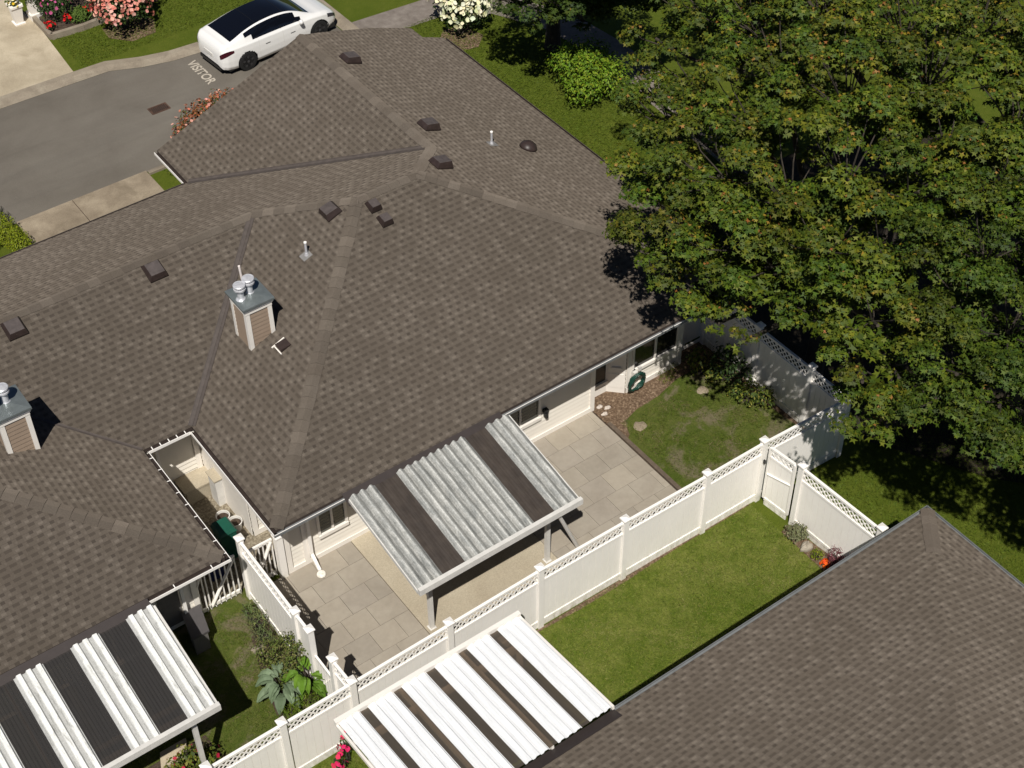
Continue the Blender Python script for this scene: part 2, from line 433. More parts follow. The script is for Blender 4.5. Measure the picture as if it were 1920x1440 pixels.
# ------------------------------------------------------------ ground, road, paths
structure('ground', sheet([(-90, -70), (120, -70), (120, 120), (-90, 120)], 0), 'grass_verge')
structure('lawn', sheet([(2.0, 9.0), (17.36, 9.0), (17.36, 15.3), (2.0, 15.3)], .008), 'grass_front')
structure('back_lawn', slab([(16.42, 15.33), (20.0, 15.33), (20.0, 19.9), (16.42, 19.9)], -.02, .008), 'grass_back')
structure('side_lawn', sheet([(-6, 15.33), (7.25, 15.33), (7.25, 19.8), (-6, 19.8)], .008), 'grass_back')
ROAD_N = [(-60, 39.34), (10.1, 39.34), (11.7, 39.3), (13.5, 39.24), (14.4, 38.84), (15.3, 38.6), (16.4, 38.5), (20.25, 38.45)]
structure('road', sheet([(-60, 34.1), (20.25, 34.1)]+ROAD_N[::-1], .006), 'asphalt')
k = MB()
def kerb(line, w, h):
    k = MB()
    for i in range(len(line)-1):
        a, b_ = Vector(line[i]), Vector(line[i+1]); d = (b_-a).normalized(); nrm = Vector((-d.y, d.x))
        def off(p, i_, t):
            q = Vector(line[max(i_-1, 0)]); r_ = Vector(line[min(i_+1, len(line)-1)]); dd = (r_-q).normalized(); nn = Vector((-dd.y, dd.x))
            return p+nn*t
        prof = [(0, .012), (w*.3, .035), (w*.55, h*.9), (w*.95, h), (w, h-.01), (w, -.03)]
        for (t0, z0), (t1, z1) in zip(prof[:-1], prof[1:]):
            p = [off(a, i, t0), off(b_, i+1, t0), off(b_, i+1, t1), off(a, i, t1)]
            k.face([(p[0].x, p[0].y, z0), (p[1].x, p[1].y, z0), (p[2].x, p[2].y, z1), (p[3].x, p[3].y, z1)])
    return k
structure('kerb', kerb(ROAD_N[1:], .5, .08), 'kerb_concrete')
structure('kerb', kerb([(20.25, 38.95), (20.27, 37.3), (20.3, 34.1)], .42, .08), 'kerb_concrete')
structure('kerb', kerb([(20.25, 34.12), (12.15, 34.12)], .22, .08), 'kerb_concrete')
structure('pavement', slab([(8.35, 33.0), (12.15, 33.0), (12.15, 34.12), (8.35, 34.12)], -.02, .03), 'apron_concrete')
structure('pavement', slab([(8.35, 29), (12.15, 29), (12.15, 32.99), (8.35, 32.99)], -.02, .026), 'apron_concrete')
j_ = MB()
for x in (9.95,): j_.box(x-.008, x+.008, 33.0, 34.1, .031, .034)
structure('pavement_joint', j_, 'dark_soil')
structure('driveway', slab([(6.0, 39.8), (12.62, 39.8), (12.84, 42.9), (12.4, 52), (6.0, 52)], -.02, .03), 'drive_concrete')
structure('path', sheet(strip_poly([(20.7, 36.62), (23.6, 36.4), (25.0, 35.4), (25.95, 33.4), (26.15, 31.4), (26.0, 28.5), (25.6, 24)], -.6, .6), .012), 'gravel_path')
structure('path', sheet([(16.6, 42.4), (20, 41.7), (24, 41.5), (24, 42.6), (20, 42.8), (16.6, 43.4)], .010), 'gravel_path')

# patio
pm = MB()
GREYS = [(.330, .292, .238), (.325, .288, .236), (.340, .300, .243), (.335, .295, .238), (.328, .290, .240)]
def pave(x0, x1, y0, y1, shift):
    ny = 7; dy = .572; yy = y1; row = 0
    while yy > y0+.05:
        yb = max(y0, yy-dy); xs = x0; off = (0.30 if row % 2 else .62)+shift
        xe = x0+off
        while xs < x1-.02:
            xe = min(xe, x1)
            if x1-xe < .12: xe = x1
            c = random.choice(GREYS); q = random.uniform(.93, 1.06); c = tuple(t*q for t in c)
            dz = random.uniform(-.002, .002)
            pm.box(xs+.004, xe-.004, yb+.004, yy-.004, -.02, .035+dz, c)
            xs = xe; xe += .615
        yy = yb; row += 1
pave(7.5, 9.72, 15.4, 19.56, 0); pave(13.02, 16.3, 15.4, 19.56, .05)
structure('patio', pm, 'paving')
structure('patio_bedding', sheet([(7.4, 15.36), (16.35, 15.36), (16.35, 19.6), (7.4, 19.6)], .012), 'dark_soil')
structure('patio_slab', slab([(9.73, 15.4), (13.01, 15.4), (13.01, 19.56), (9.73, 19.56)], -.02, .04), 'beige_slab')
e_ = MB(); e_.box(16.33, 16.43, 15.4, 19.0, -.02, .055); structure('timber_edging', e_, 'timber_edge')
structure('mulch_bed', sheet([(16.34, 19.9), (16.36, 18.3), (16.55, 18.45), (16.75, 18.85), (17.2, 18.98), (17.9, 19.02), (18.6, 19.2), (19.2, 19.2), (19.55, 18.6), (19.7, 17.6), (19.82, 16.6), (19.9, 15.6), (20, 15.5), (20, 19.9)], .014), 'mulch')
structure('soil_strip', sheet([(10.2, 15.22), (11.4, 15.25), (12.6, 15.19), (13.9, 15.2), (15.2, 15.25), (17.3, 15.24), (17.4, 15.3), (10.2, 15.3)], .012), 'mulch')
structure('tree_shade_sheet', sheet([(20.25, 16.0), (20.6, 22.6), (24.5, 24.2), (31, 24), (32, 10.5), (25, 9.5), (22.2, 12.6)], .012), 'painted_ground_shade')  # dark sheet added below the crowns, its colour deepens their shade
structure('flower_bed', slab([(17.32, 11.9), (17.36, 14.25), (17.6, 14.3), (17.9, 11.9)], -.02, .03), 'mulch')
structure('flower_bed', sheet([(6.15, 16.2), (6.4, 17.4), (6.75, 18.6), (7.2, 19.3), (7.25, 15.6), (6.6, 15.7)], .016), 'dark_soil')
structure('flower_bed', sheet([(2.2, 15.9), (2.2, 17.1), (4.9, 17.1), (5.0, 16.2), (4.4, 15.8)], .018), 'dark_soil')
structure('flower_bed', slab([(12.9, 41.95), (14.6, 41.85), (16.5, 41.95), (17.2, 44), (13.2, 45)], -.02, .12), 'dark_soil')
structure('side_passage', sheet([(6.2, 19.8), (8.7, 19.8), (8.7, 23.1), (6.2, 23.1)], .012), 'pea_gravel')
structure('soil_patch', sheet([(14.35, 41.5), (14.3, 40.9), (14.8, 40.3), (15.6, 40.35), (15.9, 41.0), (15.6, 41.7)], .012), 'mulch')
structure('soil_patch', sheet([(22.2, 34.6), (22.4, 33.9), (23.1, 33.75), (23.6, 34.2), (23.4, 34.9), (22.8, 35.2)], .012), 'mulch')

# ------------------------------------------------------------ roofs
ZE, PI_ = 2.5, .393
G = .09                                        # gutter width
yS, yN, xE, xW, xV, yS2, xE2, yG = 18.67, 29.86, 20.44, 7.66, 11.5, 22.16, 6.71, 31.43
AX = (xW+xE2)/2
def mir(x): return 2*AX-x
def plane_z(kind, x, y):
    d = {'S': y-yS, 'N': yN-y, 'E': xE-x, 'W': x-xW, 'V': x-xV, 'S2': y-yS2, 'mE': x-mir(xE), 'mW': xE2-x, 'mV': mir(xV)-x,
         'nN': 11.69-y, 'nE': 18.5-x, 'nS': y-(-2.6)}[kind]
    return ZE+PI_*d
DIRS = {'S': (1, 0, 0), 'S2': (1, 0, 0), 'nS': (1, 0, 0), 'N': (-1, 0, 0), 'nN': (-1, 0, 0), 'E': (0, 1, 0), 'mW': (0, 1, 0), 'nE': (0, 1, 0), 'W': (0, -1, 0), 'V': (0, -1, 0), 'mE': (0, -1, 0), 'mV': (0, 1, 0)}
UPS = {'S': (0, 1), 'S2': (0, 1), 'nS': (0, 1), 'N': (0, -1), 'nN': (0, -1), 'E': (-1, 0), 'mW': (-1, 0), 'nE': (-1, 0), 'W': (1, 0), 'V': (1, 0), 'mE': (1, 0), 'mV': (-1, 0)}
CS = math.sqrt(1+PI_*PI_)
def plane_n(kind):
    ux, uy = UPS[kind]; return Vector((-ux*PI_, -uy*PI_, 1)).normalized()
def roof_face(mb, kind, poly, dz=0):
    pts = [(x, y, plane_z(kind, x, y)+dz) for x, y in poly]
    d = DIRS[kind]; uv = []
    for x, y, z in pts:
        uv.append((x*d[0]+y*d[1] + {'S': 0, 'N': 3.1, 'E': 7.7, 'W': 5.3}.get(kind, 2.2)+50, (z-ZE)/PI_*CS+40))
    a = sum(poly[i][0]*poly[(i+1) % len(poly)][1]-poly[(i+1) % len(poly)][0]*poly[i][1] for i in range(len(poly)))
    if a < 0: pts = pts[::-1]; uv = uv[::-1]
    mb.face(pts, uv)
hx = (yN-yS)/2; yR = (yN+yS)/2; h2 = (yN-yS2)/2; yR2 = (yN+yS2)/2; h3 = (xE-xV)/2; xR = (xE+xV)/2
B_ = (xW+hx, yR); D_ = (xE-hx, yR); C_ = (xW+h2, yR2); E_ = (xR, yN-h3); F_ = (xR, yG)
mm = lambda p: (mir(p[0]), p[1])
e = G
rm = MB()
roof_face(rm, 'S', [(xW+e, yS+e), (xE-e, yS+e), D_, B_])
roof_face(rm, 'E', [(xE-e, yS+e), (xE-e, yG), (19.67, yG), (19.67, 32.0), (18.4, 31.96), (16.7, 31.62), F_, E_, D_])
roof_face(rm, 'V', [(xV+e, yN-e), E_, F_, (xV+e, yG)])
roof_face(rm, 'N', [(mir(xV)+e, yN-e), (xV+e, yN-e), E_, D_, B_, C_, mm(C_), mm(B_), mm(D_), mm(E_)])
roof_face(rm, 'W', [(xW+e, yS+e), B_, C_, (xW+e, yS2+e)])
roof_face(rm, 'S2', [(xE2-e, yS2+e), (xW+e, yS2+e), C_, mm(C_)])
roof_face(rm, 'mW', [(xE2-e, yS+e), (xE2-e, yS2+e), mm(C_), mm(B_)])
roof_face(rm, 'S', [mm((xE-e, yS+e)), (xE2-e, yS+e), mm(B_), mm(D_)])
roof_face(rm, 'mE', [mm((xE-e, yS+e)), mm(D_), mm(E_), mm(F_), mm((xE-e, yG))])
roof_face(rm, 'mV', [mm((xV-e, yN-e)), mm((xV-e, yG)), mm(F_), mm(E_)])

house = thing('house', (7.2, 24.3, 0), 'wide duplex house under one joined hip roof of brown-grey shingles with twin siding chimneys', 'house')
roof = rm.build('roof', 'asphalt_shingles', house)
zf = lambda: ZE+PI_*e
# fascia, soffit
OUT = [(xW+e, yS+e), (xE-e, yS+e), (xE-e, yG), (19.67, yG), (19.67, 32.0), (16.7, 31.62), (xR, yG), (xV+e, yG), (xV+e, yN-e), (mir(xV)-e, yN-e), (mir(xV)-e, yG), mm((xR, yG)), mm((xE-e, yG)), mm((xE-e, yS+e)), (xE2-e, yS+e), (xE2-e, yS2+e), (xW+e, yS2+e)]
fm = MB()
def topz(x, y):
    c = {(19.67, yG): plane_z('E', 19.67, 0), (19.67, 32.0): plane_z('E', 19.67, 0), (16.7, 31.62): plane_z('E', 16.7, 0), (xR, yG): plane_z('E', xR, 0), mm((xR, yG)): plane_z('E', xR, 0)}
    for k_, v_ in c.items():
        if abs(k_[0]-x) < 1e-6 and abs(k_[1]-y) < 1e-6: return v_
    return zf()
for i in range(len(OUT)):
    (x0, y0), (x1, y1) = OUT[i], OUT[(i+1) % len(OUT)]
    z0, z1 = topz(x0, y0), topz(x1, y1)
    fm.face([(x0, y0, z0-.11), (x1, y1, z1-.11), (x1, y1, z1-.004), (x0, y0, z0-.004)])
fm.build('fascia', 'fascia_brown', house)
sm_ = MB(); sm_.face([(x, y, ZE-.12) for x, y in OUT][::-1]); sm_.build('soffit', 'soffit_paint', house)

CAPC = [(.120, .100, .081), (.112, .093, .075), (.142, .119, .097), (.117, .098, .079), (.130, .109, .089), (.108, .090, .073)]
def side_vec(na, nb, d, hip):
    """unit vector in slope a, square to the line d, pointing into slope a"""
    s = na.cross(d).normalized()
    g = (-na.x/na.z+nb.x/nb.z)*s.x+(-na.y/na.z+nb.y/nb.z)*s.y
    if (g > 0) == hip: s.negate()
    return s
def ridge_caps(mb, P0, P1, n1, n2, w=.155, step=.27, cols=CAPC):
    """overlapping folded shingles from P0 (low) to P1 (high); n1, n2 the normals of the two slopes"""
    P0, P1 = Vector(P0), Vector(P1); d = (P1-P0); L = d.length; d.normalize()
    s1, s2 = side_vec(n1, n2, d, True), side_vec(n2, n1, d, True)
    up_ = (n1+n2).normalized()
    t = 0
    while t < L:
        l = min(step+.04, L-t+.05); w_ = w*random.uniform(.95, 1.05)
        a = P0+d*t+up_*.034; b_ = P0+d*(t+l)+up_*.014
        c = random.choice(cols); q = random.uniform(.94, 1.06); c = tuple(x*q for x in c)
        drop = 0.012
        al, ar = a+s1*w_-n1*drop, a+s2*w_-n2*drop; bl, br = b_+s1*w_-n1*.004, b_+s2*w_-n2*.004
        f1 = [a, b_, bl, al]; f2 = [a, ar, br, b_]
        if (f1[1]-f1[0]).cross(f1[3]-f1[0]).dot(up_) < 0: f1 = f1[::-1]
        if (f2[1]-f2[0]).cross(f2[3]-f2[0]).dot(up_) < 0: f2 = f2[::-1]
        mb.face(f1, c=c); mb.face(f2, c=c)
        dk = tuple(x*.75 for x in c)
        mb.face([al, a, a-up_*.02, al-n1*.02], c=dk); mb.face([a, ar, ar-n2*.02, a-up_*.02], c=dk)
        t += step
def P3(kind, p): return (p[0], p[1], plane_z(kind, p[0], p[1]))
def cap_run(kind_a, p0, p1, kind_b, **kw):
    mb = MB(); ridge_caps(mb, P3(kind_a, p0), P3(kind_a, p1), plane_n(kind_a), plane_n(kind_b), **kw)
    return mb.build('ridge_cap', 'cap_shingles', roof)
cap_run('S', (xW+.12, yS+.12), B_, 'W')
cap_run('S', (xE-.12, yS+.12), D_, 'E')
cap_run('S', B_, D_, 'N')
cap_run('N', C_, B_, 'W')
cap_run('N', E_, D_, 'E')
cap_run('S2', mm(C_), C_, 'N')
cap_run('E', F_, E_, 'V')
cap_run('mW', (xE2-.12, yS+.12), mm(B_), 'S')
def valley(kind_a, p0, p1, kind_b, w, mat):
    P0, P1 = Vector(P3(kind_a, p0)), Vector(P3(kind_a, p1)); d = (P1-P0).normalized()
    mb = MB()
    for n_, o_ in ((plane_n(kind_a), plane_n(kind_b)), (plane_n(kind_b), plane_n(kind_a))):
        s = side_vec(n_, o_, d, False)
        q = [P0+n_*.008, P1+n_*.008, P1+s*w+n_*.008, P0+s*w+n_*.008]
        if (q[1]-q[0]).cross(q[3]-q[0]).z < 0: q = q[::-1]
        mb.face(q)
        mb.bar(P0+s*w*.98+n_*.012, P1+s*w*.98+n_*.012, .012, .012, n_)
    mb.bar(P0+Vector((0, 0, .012)), P1+Vector((0, 0, .012)), .02, .02)
    return mb.build('valley_flashing', mat, roof)
valley('W', (xW+.1, yS2+.1), (C_[0]-.05, C_[1]-.05), 'S2', .085, 'valley_metal')
valley('V', (xV+.1, yN-.1), (E_[0]-.1, E_[1]+.1), 'N', .095, 'valley_metal')
valley('mW', (xE2-.1, yS2+.1), (mir(C_[0])+.1, C_[1]-.1), 'S2', .035, 'valley_metal')

# gutters: open troughs outside the roof edge
def gutter(mb, lip, trough, p0, p1, outn, z=ZE, w=G+.01, brackets=0):
    P0, P1 = Vector((p0[0], p0[1], 0)), Vector((p1[0], p1[1], 0)); o_ = Vector((outn[0], outn[1], 0))
    # p0-p1 is the outer lip line
    def q(a, off, z_): v_ = a-o_*off; return (v_.x, v_.y, z_)
    zt, zb = z+.0, z-.065
    trough.face([q(P0, .01, zb+.02), q(P1, .01, zb+.02), q(P1, w, zb+.02), q(P0, w, zb+.02)])
    trough.face([q(P0, .012, zb+.02), q(P1, .012, zb+.02), q(P1, .012, zt-.004), q(P0, .012, zt-.004)])
    mb.face([q(P0, 0, zb), q(P1, 0, zb), q(P1, 0, zt), q(P0, 0, zt)])
    mb.face([q(P0, 0, zb), q(P1, 0, zb), q(P1, w, zb), q(P0, w, zb)])
    d = (P1-P0).normalized()
    a = P0-o_*.008; b_ = P1-o_*.008
    lip.bar((a.x, a.y, zt), (b_.x, b_.y, zt), .013, .012)
    L = (P1-P0).length
    for k_ in range(brackets):
        c = P0+d*((k_+.5)*L/brackets)
        c1 = c-o_*w*1.25
        lip.bar((c.x, c.y, zt+.006), (c1.x, c1.y, zt+.012+.25*PI_*w), .018, .008)
def add_gutter(parent, runs, lipmat='white_vinyl', troughmat='gutter_trough', z=ZE, body=None):
    for p0, p1, outn, br in runs:
        a, l, t = MB(), MB(), MB(); gutter(a, l, t, p0, p1, outn, z=z, brackets=br)
        g_ = a.build('gutter', body or lipmat, parent)
        l.build('gutter_lip', lipmat, g_); t.build('trough', troughmat, g_)
add_gutter(house, [((xW, yS), (xW, yS2), (-1, 0), 0), ((xW, yS2), (xE2, yS2), (0, -1), 5), ((xE2, yS2), (xE2, yS), (1, 0), 9),
                   ((xE2, yS), (mir(xE), yS), (0, -1), 16), ((xV, yG), (xV, yN), (-1, 0), 0)])
add_gutter(house, [((xW, yS), (xE, yS), (0, -1), 0)], 'white_vinyl', 'gutter_grey', body='gutter_grey')
add_gutter(house, [((xE, yS), (xE, yG), (1, 0), 0), ((xV, yN), (mir(xV), yN), (0, 1), 0)], 'valley_metal')

# ------------------------------------------------------------ walls of the duplex
def lap_wall(mb, p0, p1, z0, z1, exp=.125, lap=.024):
    """horizontal lap siding from p0 to p1, facing the right-hand side of p0->p1"""
    a, b_ = Vector((*p0, 0)), Vector((*p1, 0)); d = (b_-a).normalized(); n = Vector((d.y, -d.x, 0))
    z = z0
    while z < z1-.01:
        zt = min(z+exp, z1)
        f = lambda P, o_, zz: (P.x+n.x*o_, P.y+n.y*o_, zz)
        mb.face([f(a, lap, z), f(b_, lap, z), f(b_, 0, zt), f(a, 0, zt)])
        mb.face([f(b_, lap, z), f(a, lap, z), f(a, 0, z), f(b_, 0, z)])
        z = zt
def wall_box(mb, p0, p1, z0, z1, t=.02, o_=0.0):
    a, b_ = Vector((*p0, 0)), Vector((*p1, 0)); d = (b_-a).normalized(); n = Vector((d.y, -d.x, 0))
    q = [a+n*o_, b_+n*o_, b_+n*(o_+t), a+n*(o_+t)]
    q = [q[3], q[2], q[1], q[0]]
    mb.hexa([(v_.x, v_.y, z0) for v_ in q], [(v_.x, v_.y, z1) for v_ in q])
yw, yw2 = 19.59, 19.92
wall = MB()
SEG = [((8.2, yw), (16.38, yw)), ((16.38, yw), (16.38, yw2)), ((16.38, yw2), (17.0, yw2)), ((17.0, yw2), (17.33, yw)), ((17.33, yw), (19.02, yw)), ((19.02, yw), (19.02, yw2)),
       ((19.02, yw2), (19.95, yw2)), ((19.95, yw2), (19.95, 29.2)), ((8.7, 20.95), (8.7, yw)), ((8.13, 20.95), (8.7, 20.95)), ((8.13, 23.05), (8.13, 20.95)),
       ((6.2, 23.05), (8.13, 23.05)), ((6.2, 19.62), (6.2, 23.05)), ((-5.4, 19.62), (6.2, 19.62)), ((-5.4, 29.2), (-5.4, 19.62)),
       ((19.95, 29.2), (12.1, 29.2)), ((2.3, 29.2), (-5.4, 29.2))]
for a, b_ in SEG: lap_wall(wall, a, b_, .16 if a[1] < 21 else .1, ZE-.12)
wall_o = wall.build('wall', 'cream_siding', house)
gw = MB()
lap_wall(gw, (12.1, 31.2), (12.1, 29.2), .1, ZE); lap_wall(gw, (19.6, 31.2), (12.1, 31.2), .1, ZE); lap_wall(gw, (19.95, 29.2), (19.95, 31.2), .1, ZE)
gw.face([(19.6, 31.2, ZE-.1), (12.1, 31.2, ZE-.1), (xR, 31.2, plane_z('E', xR, 0)-.05)])
gw.build('wall', 'cream_siding', house)
rear = MB(); lap_wall(rear, (12.1, 28.9), (2.3, 28.9), .1, ZE); rear.build('wall', 'stucco_tan', house)
tr = MB()                                             # base boards, corner boards
def trim(p0, p1, z0, z1, t=.025, o_=.026): wall_box(tr, p0, p1, z0, z1, t, o_)
trim((8.3, yw), (16.38, yw), 0, .16); trim((16.38, yw2), (17.0, yw2), 0, .2); trim((17.33, yw), (19.02, yw), 0, .16)
trim((19.02, yw2), (19.95, yw2), 0, .1); trim((8.13, 20.95), (8.7, 20.95), 0, .16)
for x in (8.2, 8.62, 16.26): trim((x, yw), (x+.12, yw), .0, ZE-.12, .03, .02)
trim((8.55+.3, yw), (8.56+.3, yw), 0, .1)
for x in (17.34, 18.9): trim((x, yw), (x+.11, yw), .16, ZE-.12, .03, .02)
trim((19.3, yw2), (19.42, yw2), 0, ZE-.12, .03, .02); trim((16.4, yw2), (16.5, yw2), 0, ZE-.12, .03, .02)
trim((8.13, 23.0), (8.13, 20.95), 0, ZE-.12, .02, .012)
trim((8.13, 20.95), (8.25, 20.95), 0, ZE-.12, .03, .02); trim((7.95, 23.05), (8.07, 23.05), .1, ZE-.12, .03, .02)
trim((6.3, 23.05), (6.42, 23.05), .1, ZE-.12, .03, .02); trim((6.08, 19.62), (6.2, 19.62), 0, ZE-.12, .03, .02)
tr.build('trim_board', 'white_paint', house)
# angled bay panel
bp = MB(); wall_box(bp, (17.0, yw2), (17.33, yw), 0, ZE-.12, .02, .02); wall_box(bp, (17.05, yw2-.05), (17.3, yw+.03), .18, .62, .012, .04)
bp.build('bay_panel', 'white_paint', house)
def window(p0, p1, z0, z1, panes=2, fw_=.06, glass='window_glass', parent=house):
    a, b_ = Vector((*p0, 0)), Vector((*p1, 0)); d = (b_-a).normalized(); L = (b_-a).length
    P = lambda t: (a.x+d.x*t, a.y+d.y*t)
    fr_ = MB()
    wall_box(fr_, P(-fw_), P(L+fw_), z0-.09, z0, .075, .012); wall_box(fr_, P(-fw_), P(L+fw_), z1, z1+.08, .06, .012)
    wall_box(fr_, P(-fw_), P(0), z0, z1, .055, .012); wall_box(fr_, P(L), P(L+fw_), z0, z1, .055, .012)
    for k_ in range(1, panes): wall_box(fr_, P(L*k_/panes-.025), P(L*k_/panes+.025), z0, z1, .045, .012)
    w_ = fr_.build('window', 'white_paint', parent)
    for k_ in range(panes):
        g_ = MB(); wall_box(g_, P(L*k_/panes+(.026 if k_ else .001)), P(L*(k_+1)/panes-(.026 if k_ < panes-1 else .001)), z0+.001, z1-.001, .012, .014)
        g_.build('pane', glass, w_)
    return w_
window((9.05, yw), (9.66, yw), .72, 2.05)
window((13.75, yw), (14.75, yw), .78, 2.05, 2)
window((10.3, yw), (12.6, yw), .12, 2.1, 2, glass='dark_glass')
window((16.56, yw2), (17.0, yw2), .38, 2.05, 1, .03, glass='grey_pane')
window((17.1, yw2-.1), (17.25, yw2-.25), .85, 2.0, 1, .03)
window((17.52, yw), (18.82, yw), .68, 2.05, 2, glass='dark_glass')
window((3.5, 19.62), (5.1, 19.62), .12, 2.1, 2, glass='dark_glass')
door = MB(); wall_box(door, (5.35, 19.62), (5.8, 19.62), .3, 2.05, .03, .012); door.build('door', 'grey_box', house)
# wall lamp, downspouts
lm = MB(); lm.box(14.88, 15.0, yw-.12, yw-.02, .86, .94); lm.box(14.91, 14.97, yw-.14, yw-.03, .7, .86); lm.build('wall_lamp', 'black_trim', house)
def downspout(pts, parent, splash=None, r=.033):
    d_ = MB()
    for a, b_ in zip(pts[:-1], pts[1:]): d_.bar(a, b_, .07, .055, (0, 0, 1) if abs(a[2]-b_[2]) < .8 else (0, 1, 0))
    o_ = d_.build('downspout', 'white_vinyl', parent)
    if splash: s_ = MB(); s_.lathe([(.085, 0), (.10, .02), (.09, .05), (.05, .06)], splash, 14); s_.build('drain_collar', 'white_vinyl', o_)
downspout([(8.72, 18.78, 2.42), (8.76, 19.5, 2.1), (8.76, 19.5, .35), (8.76, 19.22, .08)], house, (8.74, 19.12, .036))
downspout([(7.15, 22.3, 2.4), (7.1, 22.95, 2.2), (7.1, 22.95, .1)], house)
downspout([(5.75, 18.8, 2.4), (5.85, 19.5, 2.1), (5.85, 19.5, .1)], house)
downspout([(11.58, 31.1, 2.4), (12.0, 31.0, 2.0), (12.0, 31.0, .1)], house)
cl = MB(); cl.box(18.86, 18.92, yw-.07, yw-.045, .16, 2.3); 
# landing in the side passage
l_ = MB(); l_.box(7.35, 8.11, 22.5, 23.02, .39, .44); l_.box(7.4, 8.08, 22.52, 23.02, 0, .39); l_.build('step', 'beige_slab', house)

# ------------------------------------------------------------ roof vents, pipes, chimneys
def slope_frame(kind, x, y):
    n = plane_n(kind); ux, uy = UPS[kind]; u_ = Vector((ux, uy, PI_)).normalized(); s = u_.cross(n)
    return Vector((x, y, plane_z(kind, x, y))), s.normalized(), u_, n
def tmb(mb, fr_):
    o_, s, u_, n = fr_; mb.v = [tuple(o_+s*x+u_*y+n*z) for x, y, z in mb.v]; return mb
def roof_vent(kind, x, y, w=.40, l=.44, label=None, mat='vent_plastic'):
    fr_ = slope_frame(kind, x, y)
    f = MB(); f.box(-w*.62, w*.62, -l*.62, l*.62, .004, .016)
    h = MB()
    b0 = [(-w/2, -l/2, .02), (w/2, -l/2, .02), (w/2, l/2, .02), (-w/2, l/2, .02)]
    b1 = [(-w/2, -l/2, .06), (w/2, -l/2, .06), (w/2, l/2, .04), (-w/2, l/2, .04)]
    t1 = [(-w*.39, -l*.38, .19), (w*.39, -l*.38, .19), (w*.39, l*.38, .15), (-w*.39, l*.38, .15)]
    h.hexa(b0, b1); h.hexa([(a, b_, c+.0008) for a, b_, c in b1], t1)
    o_ = tmb(h, fr_).build('roof_vent', mat, roof)
    h = MB(); h.hexa([(a*.98, b_*.98, c+.001) for a, b_, c in t1], [(a*.95, b_*.95, c+.008) for a, b_, c in t1]); tmb(h, fr_).build('vent_lid', 'vent_top', o_)
    if label: o_['label'] = label
    return o_
for kd, x, y, w, l in (('S', 13.47, 23.95, .27, .30), ('S', 13.50, 23.55, .27, .30), ('W', 12.68, 24.45, .40, .40), ('E', 16.54, 29.95, .40, .44),
                       ('E', 16.52, 26.36, .40, .44), ('E', 15.66, 24.55, .40, .44), ('S2', 8.85, 25.65, .42, .46), ('S2', 5.63, 25.7, .42, .46)):
    roof_vent(kd, x, y, w, l)
fr_ = slope_frame('E', 18.64, 25.19)
d_ = MB(); d_.lathe([(.23, .0), (.22, .05), (.18, .12), (.10, .165), (.03, .18)], (0, 0, 0), 16); tmb(d_, fr_).build('roof_vent', 'vent_plastic', roof, smooth=True)['label'] = 'round domed brown roof vent'
def vent_pipe(kind, x, y, h=.34):
    o_, s, u_, n = slope_frame(kind, x, y)
    f = MB(); f.box(-.11, .11, -.14, .10, .004, .012); fo = tmb(f, (o_, s, u_, n)).build('pipe_flashing', 'lead', roof)
    p = MB(); p.tube([o_, o_+Vector((0, 0, h))], .028, 12); p.lathe([(.05, .0), (.035, .07)], o_, 12)
    p.build('vent_pipe', 'flue_steel', fo)
    c = MB(); c.lathe([(.036, 0), (.036, .03), (.02, .04)], o_+Vector((0, 0, h)), 12); c.build('pipe_cap', 'white_vinyl', fo)
vent_pipe('W', 11.7, 23.93); vent_pipe('E', 17.73, 25.44)
# little damper vent with bent white edges beside the chimney
o4 = slope_frame('W', 10.12, 22.33)
h = MB(); h.hexa([(-.12, -.13, .02), (.12, -.13, .02), (.12, .13, .01), (-.12, .13, .01)], [(-.12, -.13, .085), (.12, -.13, .085), (.12, .13, .03), (-.12, .13, .03)])
rv = tmb(h, o4).build('roof_vent', 'vent_plastic', roof); rv['label'] = 'small flat damper vent with bent white edges'
h = MB(); h.box(-.17, -.145, -.22, .12, .004, .03); h.box(-.13, .15, -.17, -.145, .004, .03); tmb(h, o4).build('flashing_edge', 'white_paint', rv)

